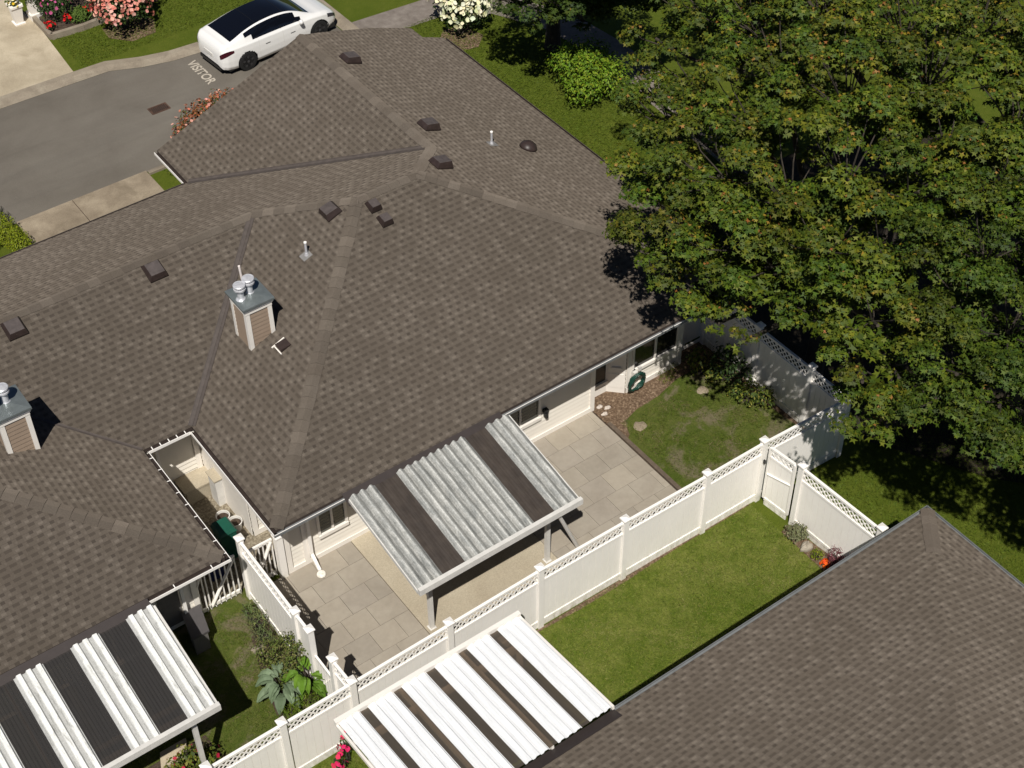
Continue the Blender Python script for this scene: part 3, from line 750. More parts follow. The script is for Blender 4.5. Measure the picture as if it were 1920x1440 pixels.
def chimney(x0, x1, y0, y1, mast):
    zt = 4.40; base = plane_z('W', x0, 0) if x0 > 7 else plane_z('mW', x1, 0)
    zb = 2.95
    c = MB()
    for a, b_ in (((x0, y0), (x1, y0)), ((x1, y0), (x1, y1)), ((x1, y1), (x0, y1)), ((x0, y1), (x0, y0))): lap_wall(c, a, b_, zb, zt-.08, .105, .012)
    ch = c.build('chimney', 'tan_siding', house)
    t = MB(); w = .075
    for (a, b_) in ((x0, y0), (x1, y0), (x0, y1), (x1, y1)):
        sx = 1 if a == x0 else -1; sy_ = 1 if b_ == y0 else -1
        xx = sorted((a-sx*.022, a+sx*w)); yy = sorted((b_-sy_*.022, b_+sy_*w)); t.box(*xx, *yy, zb, zt-.08)
    t.build('corner_board', 'white_paint', ch)
    t = MB(); t.box(x0-.03, x1+.03, y0-.03, y1+.03, zt-.16, zt-.06); t.box(x0-.055, x1+.055, y0-.055, y1+.055, zt-.059, zt)
    t.build('crown_trim', 'white_paint', ch)
    k_ = MB(); X0, X1, Y0, Y1 = x0-.085, x1+.085, y0-.085, y1+.085
    xm, ym = (x0+x1)/2, (y0+y1)/2
    k_.box(X0, X1, Y0, Y1, zt+.001, zt+.05)
    for a, b_ in (((X0, Y0), (X1, Y0)), ((X1, Y0), (X1, Y1)), ((X1, Y1), (X0, Y1)), ((X0, Y1), (X0, Y0))):
        k_.face([(*a, zt+.052), (*b_, zt+.052), (xm, ym, zt+.10)])
    cp = k_.build('chimney_cap', 'cap_metal', ch)
    for fx, fy, hh in ((xm-.21, ym-.03, .0), (xm+.03, ym+.02, .03)):
        f = MB(); f.lathe([(.115, 0), (.085, .03), (.07, .05), (.07, .20+hh), (.085, .205+hh), (.085, .25+hh)], (fx, fy, zt+.06), 20)
        fo = f.build('flue_pipe', 'flue_steel', ch, smooth=False)
        f = MB(); zz = zt+.06+.25+hh
        f.lathe([(.11, .0), (.13, .012), (.13, .05), (.11, .055), (.088, .057), (.088, .082), (.125, .085), (.132, .10), (.132, .13), (.12, .14), (.10, .137), (.03, .15)], (fx, fy, zz), 24)
        f.build('rain_cap', 'flue_steel', fo)
    if mast:
        q = MB(); q.tube([(xm+.03, ym+.30, zt+.05), (xm+.0, ym+.30, zt+.62)], .026, 10); mo = q.build('mast', 'pole_white', ch)
        q = MB(); q.tube([(xm+.03, ym+.30, zt+.05), (xm+.02, ym+.30, zt+.22)], .045, 10); q.build('mast_sleeve', 'black_rubber', mo)
    return ch
chimney(9.60, 10.18, 22.84, 23.46, True)
chimney(4.19, 4.77, 22.84, 23.46, False)

# ------------------------------------------------------------ near house at bottom right
nh = thing('house', (8.9, 4.5, 0), 'neighbouring house with plain brown-grey hip roof filling the bottom right corner', 'house')
nr = MB(); yq = 4.5; XL = -8.0; hN = 11.69-yq
roof_face(nr, 'nN', [(18.5-e, 11.69-e), (XL, 11.69-e), (XL, yq), (18.5-hN, yq)])
Hh = (17.42, 10.61); Q_ = (18.5-e, 8.72)
roof_face(nr, 'nE', [Q_, (18.5-e, 11.69-e), Hh])
q_ = [(18.5-e, -2.69+e), Q_, Hh, (18.5-hN, yq)]      # courses here run on from the main slope
nr.face([(x, y, plane_z('nE', x, y)) for x, y in q_], uv=[(-x+2.2+50, (11.69-y)*CS+40) for x, y in q_])
nr.face([(XL, -2.6, ZE), (18.4, -2.6, ZE), (18.5-hN, yq, plane_z('nN', 0, yq)), (XL, yq, plane_z('nN', 0, yq))], uv=[(0, 0), (26, 0), (19, 7.8), (0, 7.8)])
nroof = nr.build('roof', 'asphalt_shingles', nh)
q = MB(); ridge_caps(q, (18.4, 11.59, plane_z('nN', 0, 11.59)), (17.42, 10.61, plane_z('nN', 0, 10.61)), plane_n('nN'), plane_n('nE'), cols=[(.104, .086, .070), (.112, .093, .076)]); q.build('ridge_cap', 'cap_shingles', nroof)
q = MB(); z_ = zf()
for a, b_ in (((18.5-e, 11.69-e), (XL, 11.69-e)), ((18.5-e, -2.6), (18.5-e, 11.69-e))): q.face([(*a, z_-.2), (*b_, z_-.2), (*b_, z_-.004), (*a, z_-.004)])
q.build('fascia', 'white_paint', nh)
q = MB(); q.face([(XL, -2.6, ZE-.12), (18.4, -2.6, ZE-.12), (18.4, 11.6, ZE-.12), (XL, 11.6, ZE-.12)][::-1]); q.build('soffit', 'soffit_paint', nh)
q = MB(); lap_wall(q, (17.7, 10.8), (XL, 10.8), .1, ZE-.12); lap_wall(q, (17.7, -2), (17.7, 10.8), .1, ZE-.12); q.build('wall', 'cream_siding', nh)
window((9.5, 10.8), (7.5, 10.8), .1, 2.1, 2, glass='dark_glass', parent=nh)
add_gutter(nh, [((10.47, 11.69), (18.5, 11.69), (0, 1), 0), ((18.5, 11.69), (18.5, -2.6), (1, 0), 0)], 'gutter_grey', 'gutter_grey')

# ------------------------------------------------------------ patio covers
def corr(mb, x0, x1, ys, zs, ye, ze_, nrib, amp, trap=True, edge=True):
    """ribbed sheet from the house side (ys, zs) to the free edge (ye, ze_)"""
    prof = []; n = nrib
    W = (x1-x0)/n
    for i in range(n):
        a = x0+i*W
        if trap: prof += [(a, 0), (a+W*.22, 0), (a+W*.36, amp), (a+W*.78, amp), (a+W*.92, 0)]
        else:
            for k_ in range(8): prof.append((a+W*k_/8, amp*(.5-.5*math.cos(2*math.pi*k_/8))))
    prof.append((x1, 0))
    ny = 6
    base = len(mb.v); m_ = len(prof)
    for j in range(ny+1):
        t = j/ny; y = ys+(ye-ys)*t; z = zs+(ze_-zs)*t
        for x, h_ in prof:
            wob = 0.004*math.sin(x*31+j*2.1)
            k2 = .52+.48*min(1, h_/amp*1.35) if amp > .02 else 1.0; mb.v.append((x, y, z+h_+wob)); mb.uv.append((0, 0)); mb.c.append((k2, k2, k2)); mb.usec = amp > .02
    for j in range(ny):
        for i in range(m_-1):
            f = (base+j*m_+i, base+(j+1)*m_+i, base+(j+1)*m_+i+1, base+j*m_+i+1)
            mb.f.append(f)
def cover(name, loc, label, y_h, z_h, y_f, z_f, strips, xa, xb, metal, darkm, posts, post_y, beam_y, frame_mat, flash=None, rib=(5, .04, False), brace=None):
    t = thing(name, loc, label, 'patio cover')
    for x0, x1, kind, nr_ in strips:
        mb = MB()
        if kind == 'm':
            jit = random.uniform(0, .03)
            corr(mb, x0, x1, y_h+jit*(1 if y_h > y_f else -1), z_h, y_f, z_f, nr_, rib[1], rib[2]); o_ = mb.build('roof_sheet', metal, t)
        else:
            n_ = max(2, int((x1-x0)/.06))
            corr(mb, x0-.03, x1+.03, y_h, z_h-.012, y_f, z_f-.012, n_, .006 if darkm == 'smoked_sheet' else .001, True); o_ = mb.build('clear_panel' if darkm != 'dark_roof_felt' else 'dark_panel', darkm, t)
    s = 1 if y_h > y_f else -1
    b_ = MB(); zb = z_f-.07
    b_.box(xa, xb, min(y_f, y_f-s*.09), max(y_f, y_f-s*.09), z_f-.07, z_f+.085)
    b_.build('front_gutter', frame_mat, t)
    b_ = MB(); b_.box(xa+.1, xb-.1, beam_y-.045, beam_y+.045, z_f-.16, z_f-.02); b_.build('beam', frame_mat, t)
    for x in (xa+.02, xb-.02):
        rf = MB(); rf.bar((x, y_h, z_h-.045), (x, y_f, z_f-.045), .045, .085); rf.build('side_rail', frame_mat, t)
    n_ = max(2, int((xb-xa)/1.2)); rm_ = 'beige_slab' if darkm == 'smoked_sheet' else frame_mat
    for i in range(1, n_):
        rf = MB(); x = xa+(xb-xa)*i/n_; rf.bar((x, y_h, z_h-.09), (x, y_f, z_f-.09), .05, .12); rf.build('rafter', rm_, t)
    yy = y_h+(y_f-y_h)*.82; zz = z_h+(z_f-z_h)*.82; rf = MB()
    rf.box(xa+.03, xb-.03, yy-.04, yy+.04, zz-.13, zz-.05); rf.build('purlin', rm_, t)
    for x in posts:
        p = MB(); p.box(x-.045, x+.045, post_y-.045, post_y+.045, .02, z_f-.12)
        po = p.build('post', frame_mat, t)
        p = MB(); p.box(x-.075, x+.075, post_y-.075, post_y+.075, .012, .045); p.build('post_base', frame_mat, po)
    if flash:
        fa, fb, fy0, fy1, kd = flash
        f = MB(); z0 = plane_z(kd, 0, fy0)+.05 if abs(fy0-y_h) > .3 else z_h+.03
        f.hexa([(fa, fy0, plane_z(kd, 0, fy0)+.012), (fb, fy0, plane_z(kd, 0, fy0)+.012), (fb, fy1, plane_z(kd, 0, fy1)+.012), (fa, fy1, plane_z(kd, 0, fy1)+.012)],
               [(fa, fy0, plane_z(kd, 0, fy0)+.03), (fb, fy0, plane_z(kd, 0, fy0)+.03), (fb, fy1, plane_z(kd, 0, fy1)+.02), (fa, fy1, plane_z(kd, 0, fy1)+.02)])
        f.build('roof_flashing', 'flashing_brown', t)
    return t
xs = [9.30, 9.90, 10.42, 12.10, 12.60, 13.20]
pc = cover('patio_cover', (11.25, 17.3, 0), 'weathered galvanised patio cover with two dark brown panels over the paved yard', 18.52, 2.64, 16.08, 2.22,
      [(xs[0], xs[1], 'm', 3), (xs[1], xs[2], 'd', 0), (xs[2], xs[3], 'm', 9), (xs[3], xs[4], 'd', 0), (xs[4], xs[5], 'm', 3)], 9.28, 13.22,
      'galvanised_sheet', 'dark_roof_felt', [9.86, 12.81], 16.62, 16.62, 'frame_grey', (9.27, 13.15, 18.5, 18.78, 'S'), (0, .075, False))
p = MB(); p.tube([(12.66, 16.10, 2.16), (12.70, 16.12, 2.05), (13.54, 16.50, .06)], .042, 12); p.build('downspout', 'white_vinyl', pc)
xs = [4.96, 4.40, 3.86, 3.29, 2.75, 2.18, 1.63, 1.07, .52]
st_ = []
for i in range(len(xs)-1): st_.append((xs[i+1], xs[i], 'm' if i % 2 == 0 else 'd', 3))
cover('patio_cover', (3.0, 17.3, 0), 'chalky white ribbed patio cover with smoked clear strips at the lower left', 18.46, 2.62, 16.08, 2.22, st_, .5, 4.99,
      'chalky_white_sheet', 'smoked_sheet', [4.50, 1.4], 16.25, 16.25, 'frame_grey', (.4, 4.96, 18.45, 18.74, 'S'), (0, .05, True))
st_ = []; ed = [6.50, 6.93, 7.10, 7.64, 7.82, 8.35, 8.54, 9.06, 9.25, 9.77, 9.95, 10.46]
for i in range(6):
    if i: st_.append((ed[2*i-1], ed[2*i], 'd', 0))
    st_.append((ed[2*i], ed[2*i+1], 'm', 3))
cover('patio_cover', (8.5, 13.0, 0), 'bright white ribbed patio cover with thin see-through gaps beside the long fence', 11.62, 2.66, 14.40, 2.28, st_, 6.44, 10.50,
      'clean_white_sheet', 'bronze_sheet', [6.8, 10.1], 13.9, 13.9, 'white_paint', (6.44, 10.5, 11.4, 11.64, 'nN'), (0, .036, True))

# ------------------------------------------------------------ white vinyl fences
def fence_post(parent, x, y, ztop=1.9, w=.125, cap=.175):
    p = MB(); p.box(x-w/2, x+w/2, y-w/2, y+w/2, 0, ztop); po = p.build('post', 'white_vinyl', parent)
    c = MB(); c.box(x-cap/2, x+cap/2, y-cap/2, y+cap/2, ztop, ztop+.03)
    z = ztop+.031; h_ = cap/2-.005
    for (a, b_), (c_, d_) in (((-h_, -h_), (h_, -h_)), ((h_, -h_), (h_, h_)), ((h_, h_), (-h_, h_)), ((-h_, h_), (-h_, -h_))):
        c.face([(x+a, y+b_, z), (x+c_, y+d_, z), (x, y, z+.035)])
    c.build('post_cap', 'white_vinyl', po)
    return po
def fence_panel(parent, p0, p1, zt=1.83, lat=.27, name='panel', zb=.16):
    a, b_ = Vector((*p0, 0)), Vector((*p1, 0)); d = (b_-a).normalized(); L0 = (b_-a).length
    a = a+d*.064; b_ = b_-d*.064; L = (b_-a).length; n = Vector((-d.y, d.x, 0))
    def bx(mb, t0, t1, w0, w1, z0, z1):
        q = [a+d*t0+n*w0, a+d*t1+n*w0, a+d*t1+n*w1, a+d*t0+n*w1]
        mb.hexa([(v.x, v.y, z0) for v in q], [(v.x, v.y, z1) for v in q])
    m_ = MB(); z1 = zt-.055-lat-.06; nb = max(2, round(L/.165)); w = L/nb
    for i in range(nb): bx(m_, i*w+.003, (i+1)*w-.003, -.011, .011, zb+.075, z1)
    bx(m_, 0, L, -.004, .004, zb+.075, z1)
    pan = m_.build(name, 'white_vinyl', parent)
    for nm, o_, za_, zb_ in (('top_rail', .03, zt-.055, zt), ('middle_rail', .026, z1, zt-.055-lat), ('bottom_rail', .03, zb, zb+.075), ('kickboard', .014, 0.0, zb)):
        if nm == 'middle_rail' and lat <= 0: continue
        m_ = MB(); bx(m_, 0, L, -o_, o_, za_, zb_); m_.build(nm, 'white_vinyl', pan)
    if lat > 0:
        m_ = MB(); z0l, z1l = zt-.055-lat, zt-.055; H = lat; P = .14; sw = .0165
        k_ = -H
        while k_ < L:
            for sgn, off in ((1, .004), (-1, -.004)):
                # slat rising to the right (sgn=1) or left
                t0, t1 = k_, k_+H; za, zb_ = (0, H) if sgn == 1 else (H, 0)
                if t0 < 0: za = za+(zb_-za)*(0-t0)/H; t0 = 0
                if t1 > L: zb_ = za+(zb_-za)*(L-t0)/(t1-t0); t1 = L
                if t1-t0 < .01: continue
                A, Bv = a+d*t0+n*off+Vector((0, 0, z0l+za)), a+d*t1+n*off+Vector((0, 0, z0l+zb_))
                m_.bar(A, Bv, .008, sw*2, (0, 0, 1))
            k_ += P
        m_.build('lattice', 'white_vinyl', pan)
    return pan
YF = 15.31
fx = [17.55, 15.96, 13.8, 11.66, 9.47, 7.27, 5.78, 4.24, 2.1, -.05]
lf = thing('fence', (11, YF, 0), 'longest white lattice-topped fence running from the lower left to the trees', 'fence')
fy = [15.28, 15.29, 15.33, 15.35, 15.32, 15.29, 15.28, 15.27, 15.27, 15.27]
xy = [(19.92, 15.18), ] + list(zip(fx, fy))
for i, p in enumerate(xy): fence_post(lf, *p)
for a, b_ in zip(xy[:-1], xy[1:]): fence_panel(lf, b_, a)
bf = thing('fence', (19.9, 17.5, 0), 'white lattice-topped fence in dappled shade at the back of the patchy lawn', 'fence')
xy = [(19.93, 15.30), (19.94, 16.3), (19.95, 17.9), (19.96, 19.72)]
xy2 = [(19.93, 16.32), (19.92, 18.0), (19.93, 19.78)]
for p in xy2: fence_post(bf, *p)
fence_panel(bf, (19.93, 15.25), xy2[0]); fence_panel(bf, xy2[0], xy2[1]); fence_panel(bf, xy2[1], xy2[2])
rf_ = thing('fence', (17.7, 13.2, 0), 'white lattice-topped fence behind the small shrub bed, ending under the near house eave', 'fence')
xy = [(17.70, 14.27), (17.80, 12.1)]
for p in xy: fence_post(rf_, *p)
fence_panel(rf_, xy[0], xy[1]); fence_post(rf_, 17.85, 10.95); fence_panel(rf_, xy[1], (17.85, 10.95))
g = thing('gate', (17.62, 14.77, 0), 'tall white yard gate with diagonal brace between the lawn and the tree', 'gate')
pan = fence_panel(g, (17.60, 15.15), (17.68, 14.40), 1.80, .2, 'gate_leaf')
q = MB(); q.bar((17.588, 15.10, .98), (17.655, 14.47, 1.12), .02, .05, (1, 0, 0)); q.bar((17.60, 15.12, .2), (17.60, 15.12, 1.78), .05, .05, (1, 0, 0)); q.bar((17.66, 14.44, .2), (17.66, 14.44, 1.78), .05, .05, (1, 0, 0)); q.build('gate_brace', 'white_vinyl', g)
q = MB(); q.box(17.5, 17.53, 15.14, 15.19, 1.3, 1.4); q.build('hinge', 'black_trim', g)

sf = thing('fence', (7.3, 17.5, 0), 'white side fence with a lattice top casting a lace shadow on the paving', 'fence')
fence_post(sf, 7.26, 19.52); fence_post(sf, 7.24, 17.30); fence_post(sf, 7.24, 16.76); fence_post(sf, 7.25, 15.93)
fence_panel(sf, (7.24, 17.30), (7.26, 19.52)); fence_panel(sf, (7.24, 16.76), (7.24, 17.30), lat=.0); fence_panel(sf, (7.26, 15.36), (7.25, 15.93))
def picket_gate(name, p0, p1, z0, z1, label, diag=1, extra=0, cat='gate'):
    a, b_ = Vector((*p0, 0)), Vector((*p1, 0)); d = (b_-a).normalized(); L = (b_-a).length; n = Vector((-d.y, d.x, 0))
    t = thing(name, (p0[0], p0[1], 0), label, cat)
    f = MB(); P = lambda u_, z, o_=0: a+d*u_+n*o_+Vector((0, 0, z))
    f.bar(P(0, z1-.03), P(L, z1-.03), .045, .07); f.bar(P(0, z0+.09), P(L, z0+.09), .045, .09)
    f.build('rail', 'white_vinyl', t)
    k_ = max(2, round(L/.115)); 
    for i in range(k_+1):
        u_ = .02+(L-.04)*i/k_; pk = MB(); pk.bar(P(u_, z0), P(u_, z1-.04), .045, .02, (d.x, d.y, 0)); pk.build('picket', 'white_vinyl', t)
    f = MB(); f.bar(P(.05 if diag > 0 else L-.05, z0+.12, -.03), P(L-.05 if diag > 0 else .05, z1-.06, -.03), .02, .075, (n.x, n.y, 0)); f.build('brace', 'white_vinyl', t)
    return t
picket_gate('gate', (7.46, 19.68), (8.0, 19.68), .05, 1.22, 'small white picket gate closing the side passage beside the paved yard')
q = thing('gate_post', (8.12, 19.60, 0), 'plain white post between the picket gate and the house corner', 'post'); f_ = MB(); f_.box(8.02, 8.17, 19.50, 19.66, 0, 1.32); f_.build('post', 'white_vinyl', q)
f_ = MB(); f_.box(8.0, 8.19, 19.48, 19.68, 1.32, 1.35); f_.build('post_cap', 'white_vinyl', q)
picket_gate('gate', (6.42, 19.70), (7.15, 19.70), .05, 1.28, 'wider white picket gate at the top of the narrow side lawn')
picket_gate('picket_fence', (5.88, 19.70), (6.38, 19.70), .02, 1.28, 'short run of white pickets beside the gate and grey storage box', cat='fence')
picket_gate('gate', (7.25, 16.02), (7.25, 16.68), .05, 1.15, 'low white picket gate between two capped posts by the big-leaved plants', -1)

# ------------------------------------------------------------ leaves
def leaf_shape(kind):
    if kind == 'star':      # five-lobed leaf
        pts = []
        for i in range(10):
            a = math.radians(-90+36*i+0); r = (.5, .20)[i % 2]
            if i == 0: r = .16
            pts.append((r*math.cos(a), r*math.sin(a)+.02, -.30*r*r))
        return np.array(pts), [tuple(range(10))]
    if kind == 'oval':
        return np.array([(0, -.5, -.05), (.2, -.2, 0), (.22, .1, 0), (0, .5, -.08), (-.22, .1, 0), (-.2, -.2, 0)]), [(0, 1, 2, 3, 4, 5)]
    if kind == 'blade':
        return np.array([(-.05, -.5, 0), (.05, -.5, 0), (.035, .1, .03), (0, .5, -.05), (-.035, .1, .03)]), [(0, 1, 2, 3, 4)]
    if kind == 'petal':
        return np.array([(0, 0, 0), (.3, .2, .08), (.5, 0, .12), (.3, -.3, .1), (0, -.5, .12), (-.35, -.3, .1), (-.5, 0, .12), (-.3, .35, .08), (0, .5, .1)]), [(0, 1, 2, 3), (0, 3, 4, 5), (0, 5, 6, 7), (0, 7, 8, 1)]
def leaves(name, mat, parent, C, Nn, S, colr, kind='star', tip=None, origin=None, extra=None):
    """C centres, Nn normals, S sizes, colr colours; one mesh for a whole crown"""
    T, F = leaf_shape(kind); n = len(C); k_ = len(T)
    Nn = Nn/np.linalg.norm(Nn, axis=1, keepdims=True)
    t0 = tip if tip is not None else rng.normal(size=(n, 3))
    Y = t0-Nn*(t0*Nn).sum(1, keepdims=True); Y /= np.linalg.norm(Y, axis=1, keepdims=True)+1e-9
    X = np.cross(Y, Nn)
    V = C[:, None, :]+S[:, None, None]*(T[None, :, 0, None]*X[:, None]+T[None, :, 1, None]*Y[:, None]+T[None, :, 2, None]*Nn[:, None])
    o_ = Vector(origin) if origin is not None else ORG[parent.name]
    V = V.reshape(-1, 3)-np.array(o_)
    me = bpy.data.meshes.new(name)
    fl = np.concatenate([np.array(f) for f in F]); tot = np.array([len(f) for f in F])
    loops = (np.arange(n)[:, None]*k_+fl[None]).ravel()
    totals = np.tile(tot, n); starts = np.concatenate([[0], np.cumsum(totals)[:-1]])
    me.vertices.add(len(V)); me.vertices.foreach_set('co', V.ravel())
    me.loops.add(len(loops)); me.loops.foreach_set('vertex_index', loops.astype(np.int32))
    me.polygons.add(len(totals)); me.polygons.foreach_set('loop_start', starts.astype(np.int32)); me.polygons.foreach_set('loop_total', totals.astype(np.int32))
    me.update(calc_edges=True)
    a = me.color_attributes.new('tint', 'FLOAT_COLOR', 'POINT')
    cc = np.repeat(np.c_[colr, np.ones(n)], k_, axis=0); a.data.foreach_set('color', cc.ravel())
    me.materials.append(MATS[mat])
    return link(name, me, parent, o_)
def sph(n):
    v = rng.normal(size=(n, 3)); return v/np.linalg.norm(v, axis=1, keepdims=True)
def palette(n, cols, w, jit=.18):
    cols = np.array(cols); idx = rng.choice(len(cols), n, p=np.array(w)/sum(w))
    return cols[idx]*rng.uniform(1-jit, 1+jit, (n, 1))*rng.uniform(.93, 1.07, (n, 3))

GREEN = [(.058, .084, .006), (.078, .102, .008), (.041, .067, .006), (.104, .120, .010), (.046, .074, .010)]
ORANGE = [(.20, .135, .014), (.22, .090, .022), (.17, .155, .012), (.23, .13, .03)]
def crown_tree(label, trunk, lobes, leaf=.145, green=GREEN, orange=.19, dens=1.0, per=10, cat='tree', seed=1, whorls=16, fill=80, hole_t=-.42):
    """crown = lobes; each lobe carries leafy sprays; each spray is a bunch of drooping whorls of leaves"""
    global rng
    rng = np.random.default_rng(seed); random.seed(seed)
    t = thing('tree', (trunk[0], trunk[1], 0), label, cat)
    LN, LC, LS, LCOL, TP = [], [], [], [], []
    br = MB(); T0 = Vector((trunk[0], trunk[1], 0)); fork = Vector((trunk[0], trunk[1], trunk[2]))
    def add(p, n_, s_, c_, t_): LC.append(p); LN.append(n_); LS.append(s_); LCOL.append(c_); TP.append(t_)
    fr_ = rng.normal(0, 1, (5, 3)); fr_ /= np.linalg.norm(fr_, axis=1, keepdims=True); fr_ *= np.array((3.1, 3.6, 4.3, 5.1, 2.4))[:, None]; fr_[:, 2] *= .6; ph_ = rng.uniform(0, 6.28, 5)
    def holes(p): return float(np.sin(fr_@p+ph_).sum()/2.0)
    for li, (x, y, z, r) in enumerate(lobes):
        c = np.array((x, y, z)); rad = np.array((r, r, r*.78))
        want = max(3, int(4*math.pi*r*r*2.1*dens)); subs = []
        for _ in range(want*6):
            d = sph(1)[0]
            if d[2] < -.55: continue
            p = c+d*rad*rng.uniform(.70, .93)
            if r > .8 and holes(p) < hole_t: continue
            if any(k_ != li and ((p[0]-q[0])**2+(p[1]-q[1])**2+((p[2]-q[2])/.78)**2) < (q[3]*.74)**2 for k_, q in enumerate(lobes)): continue
            if all(np.linalg.norm(p-q[0]) > .69 for q in subs): subs.append((p, d))
            if len(subs) >= want: break
        C3 = Vector((x, y, z-r*.3)); mid = fork.lerp(C3, .5)+Vector((random.uniform(-.3, .3), random.uniform(-.3, .3), -.25))
        br.tube([fork, mid, C3], [.10+.02*r, .07, .035], 7)
        for p, d in subs:
            rs = rng.uniform(.28, .45)*min(1, .6+r*.45)
            E_2 = Vector(tuple(p)); br.tube([mid.lerp(C3, .8), C3.lerp(E_2, .6)-Vector((0, 0, .12)), E_2], [.022, .014, .005], 5)
            nw = max(4, int(whorls*(rs/.34)**2)); tone = rng.uniform(.78, 1.28)*np.array((rng.uniform(.85, 1.22), 1, 1))
            for _ in range(nw):
                w = sph(1)[0]
                if w@(d*.5+np.array((0, 0, .7))) < -.05: w = -w
                wc = p+w*rs*rng.uniform(.6, 1.05)*np.array((1, 1, .62))
                m_ = int(rng.integers(per-3, per+4)); a = rng.uniform(0, 6.28)+np.arange(m_)*2.4
                rr = .03+.10*np.sqrt(np.arange(m_)/m_)
                off = np.c_[np.cos(a)*rr, np.sin(a)*rr, -rr*rr*3.2]+rng.normal(0, .022, (m_, 3))+w*.02
                droop = np.c_[np.cos(a), np.sin(a), np.full(m_, -.75)]
                nn = np.c_[np.cos(a)*.7, np.sin(a)*.7, np.full(m_, .85)]+w*.35+rng.normal(0, .22, (m_, 3))
                sz = leaf*(.62+.5*np.arange(m_)/m_)*rng.uniform(.85, 1.15, m_)
                col = palette(m_, green, [4, 4, 4, 2, 3][:len(green)], .10)*tone
                if rng.random() < orange:
                    k_ = int(rng.integers(2, 5)); col[:k_] = palette(k_, ORANGE, [4, 2, 4, 2]); off[:k_, 2] += .02
                add(wc+off, nn, sz, col, droop+rng.normal(0, .2, (m_, 3)))
        # inner foliage
        nf = int(4.19*r**3*fill); d = sph(nf); p = c-np.array((0, 0, r*.62))+d*rad*np.array((1, 1, .55))*(rng.random((nf, 1))**.45*.66)
        add(p, d*.4+np.array((0, 0, .8))+rng.normal(0, .35, (nf, 3)), leaf*1.3*rng.uniform(.8, 1.2, nf), palette(nf, green, [4, 4, 4, 2, 3][:len(green)]), d+np.array((0, 0, -.7)))
    tr_ = MB(); tr_.tube([T0, T0+Vector((.03, .02, trunk[2]*.5)), fork], [.26, .2, .16], 12); to = tr_.build('trunk', 'bark', t)
    br.build('branches', 'bark', to)
    leaves('crown', 'foliage', t, np.concatenate(LC), np.concatenate(LN), np.concatenate(LS), np.concatenate(LCOL), 'star', np.concatenate(TP))
    return t
crown_tree('largest maple with orange-tipped leaves overhanging the roof corner and back lawn', (21.3, 17.4, 3.6),
    [(17.21, 18.46, 5.9, 1.0), (17.29, 19.72, 5.0, 0.5), (18.24, 20.16, 6, 1.0), (19.65, 21.58, 6, 1.0), (20.81, 22.07, 6.4, 1.1), (20.33, 23.12, 5.6, 0.6), (18.41, 18.35, 7, 1.3), (19.84, 19.2, 7.5, 1.4), (17.44, 16.73, 6.6, 1.25), (16.45, 17.72, 5.6, 0.55), (17.04, 16.92, 5.5, 0.85), (16.78, 16.32, 5.0, 0.38), (16.94, 15.82, 4.7, 0.28), (17.59, 15.96, 6.5, 1.0), (18.45, 16.46, 7.6, 1.5), (18.16, 14.97, 7.4, 1.35), (17.71, 14.46, 6.4, 0.8), (19.28, 15.69, 8.2, 1.5), (18.76, 14.22, 7.6, 1.3), (17.83, 13.26, 6.8, 0.9), (17.35, 12.98, 5.8, 0.75), (16.81, 12.45, 5.3, 0.42), (17.65, 12.42, 6.2, 0.85), (17.14, 12.08, 5.4, 0.4), (20.98, 19.38, 8, 1.4), (20.85, 17.35, 8.6, 1.5), (19.74, 14.4, 8.4, 1.2), (18.88, 13.12, 7, 1.0)], seed=3)
crown_tree('leafy maple at the top right corner of the view behind the largest one', (24.6, 18.5, 4.2),
    [(21.89, 16.29, 9, 1.5), (23.44, 18.39, 8.6, 1.5), (24.29, 16.94, 9, 1.5), (20.74, 14.63, 8.8, 1.1), (22.59, 19.7, 8.4, 1.4), (21.95, 21.55, 7.6, 1.3), (22.38, 23.76, 6.8, 1.1), (21.94, 24.48, 5.6, 0.6), (22.08, 13.99, 9.2, 1.4), (20.84, 13.25, 8.6, 1.1), (24.2, 21.8, 7.4, 1.6), (25.6, 19.6, 7.6, 1.6), (23.9, 14.9, 9, 1.5)], seed=5)
G2 = [(.042, .070, .006), (.060, .088, .008), (.030, .052, .006), (.080, .105, .009)]
crown_tree('plain green finer-leaved tree at the right edge above the near house', (22.6, 12.9, 3.6),
    [(19.83, 12.82, 8, 1.4), (19.37, 11.57, 7.2, 1.4), (18.33, 11.71, 6.5, 1.0), (17.78, 11.64, 6.2, 0.7), (18.6, 10.87, 6.2, 1.0), (18.31, 10.74, 5.8, 0.6), (19.02, 12.45, 7.4, 1.0), (18.45, 10.07, 6, 0.8), (20.6, 10.4, 6.8, 1.5), (21.2, 11.9, 8.2, 1.5), (19.8, 9.2, 6.1, 1.2), (19.4, 8.3, 6.1, 1.1), (20.6, 8.0, 6.4, 1.4)],
    leaf=.115, green=G2, orange=.03, per=14, seed=8, hole_t=-3, fill=110)
crown_tree('dark green tree at the top centre shading the garden path', (24.9, 32.4, 1.8),
    [(22.48, 30.14, 3.1, .5), (22.26, 30.96, 3.5, .7), (23.08, 29.97, 3.6, .8), (24.45, 30.38, 2.2, .45), (25.04, 30.54, 2.8, .8), (23.74, 30.37, 4, 1.1), (22.61, 31.05, 4.4, 1.1), (25.59, 30.3, 3.4, 1.1), (23.9, 31.8, 4.4, 1.2), (25.2, 32.0, 4.0, 1.2), (24.56, 29.76, 4, 1.2), (24.8, 28.48, 4.5, 1.2), (23.87, 27.9, 6, 1.5), (23.4, 29.05, 5.5, 1.3), (25.73, 28.72, 3.5, 0.7)],
    green=[(.036, .060, .009), (.050, .076, .010), (.026, .044, .008), (.068, .09, .011)], orange=.04, seed=9)
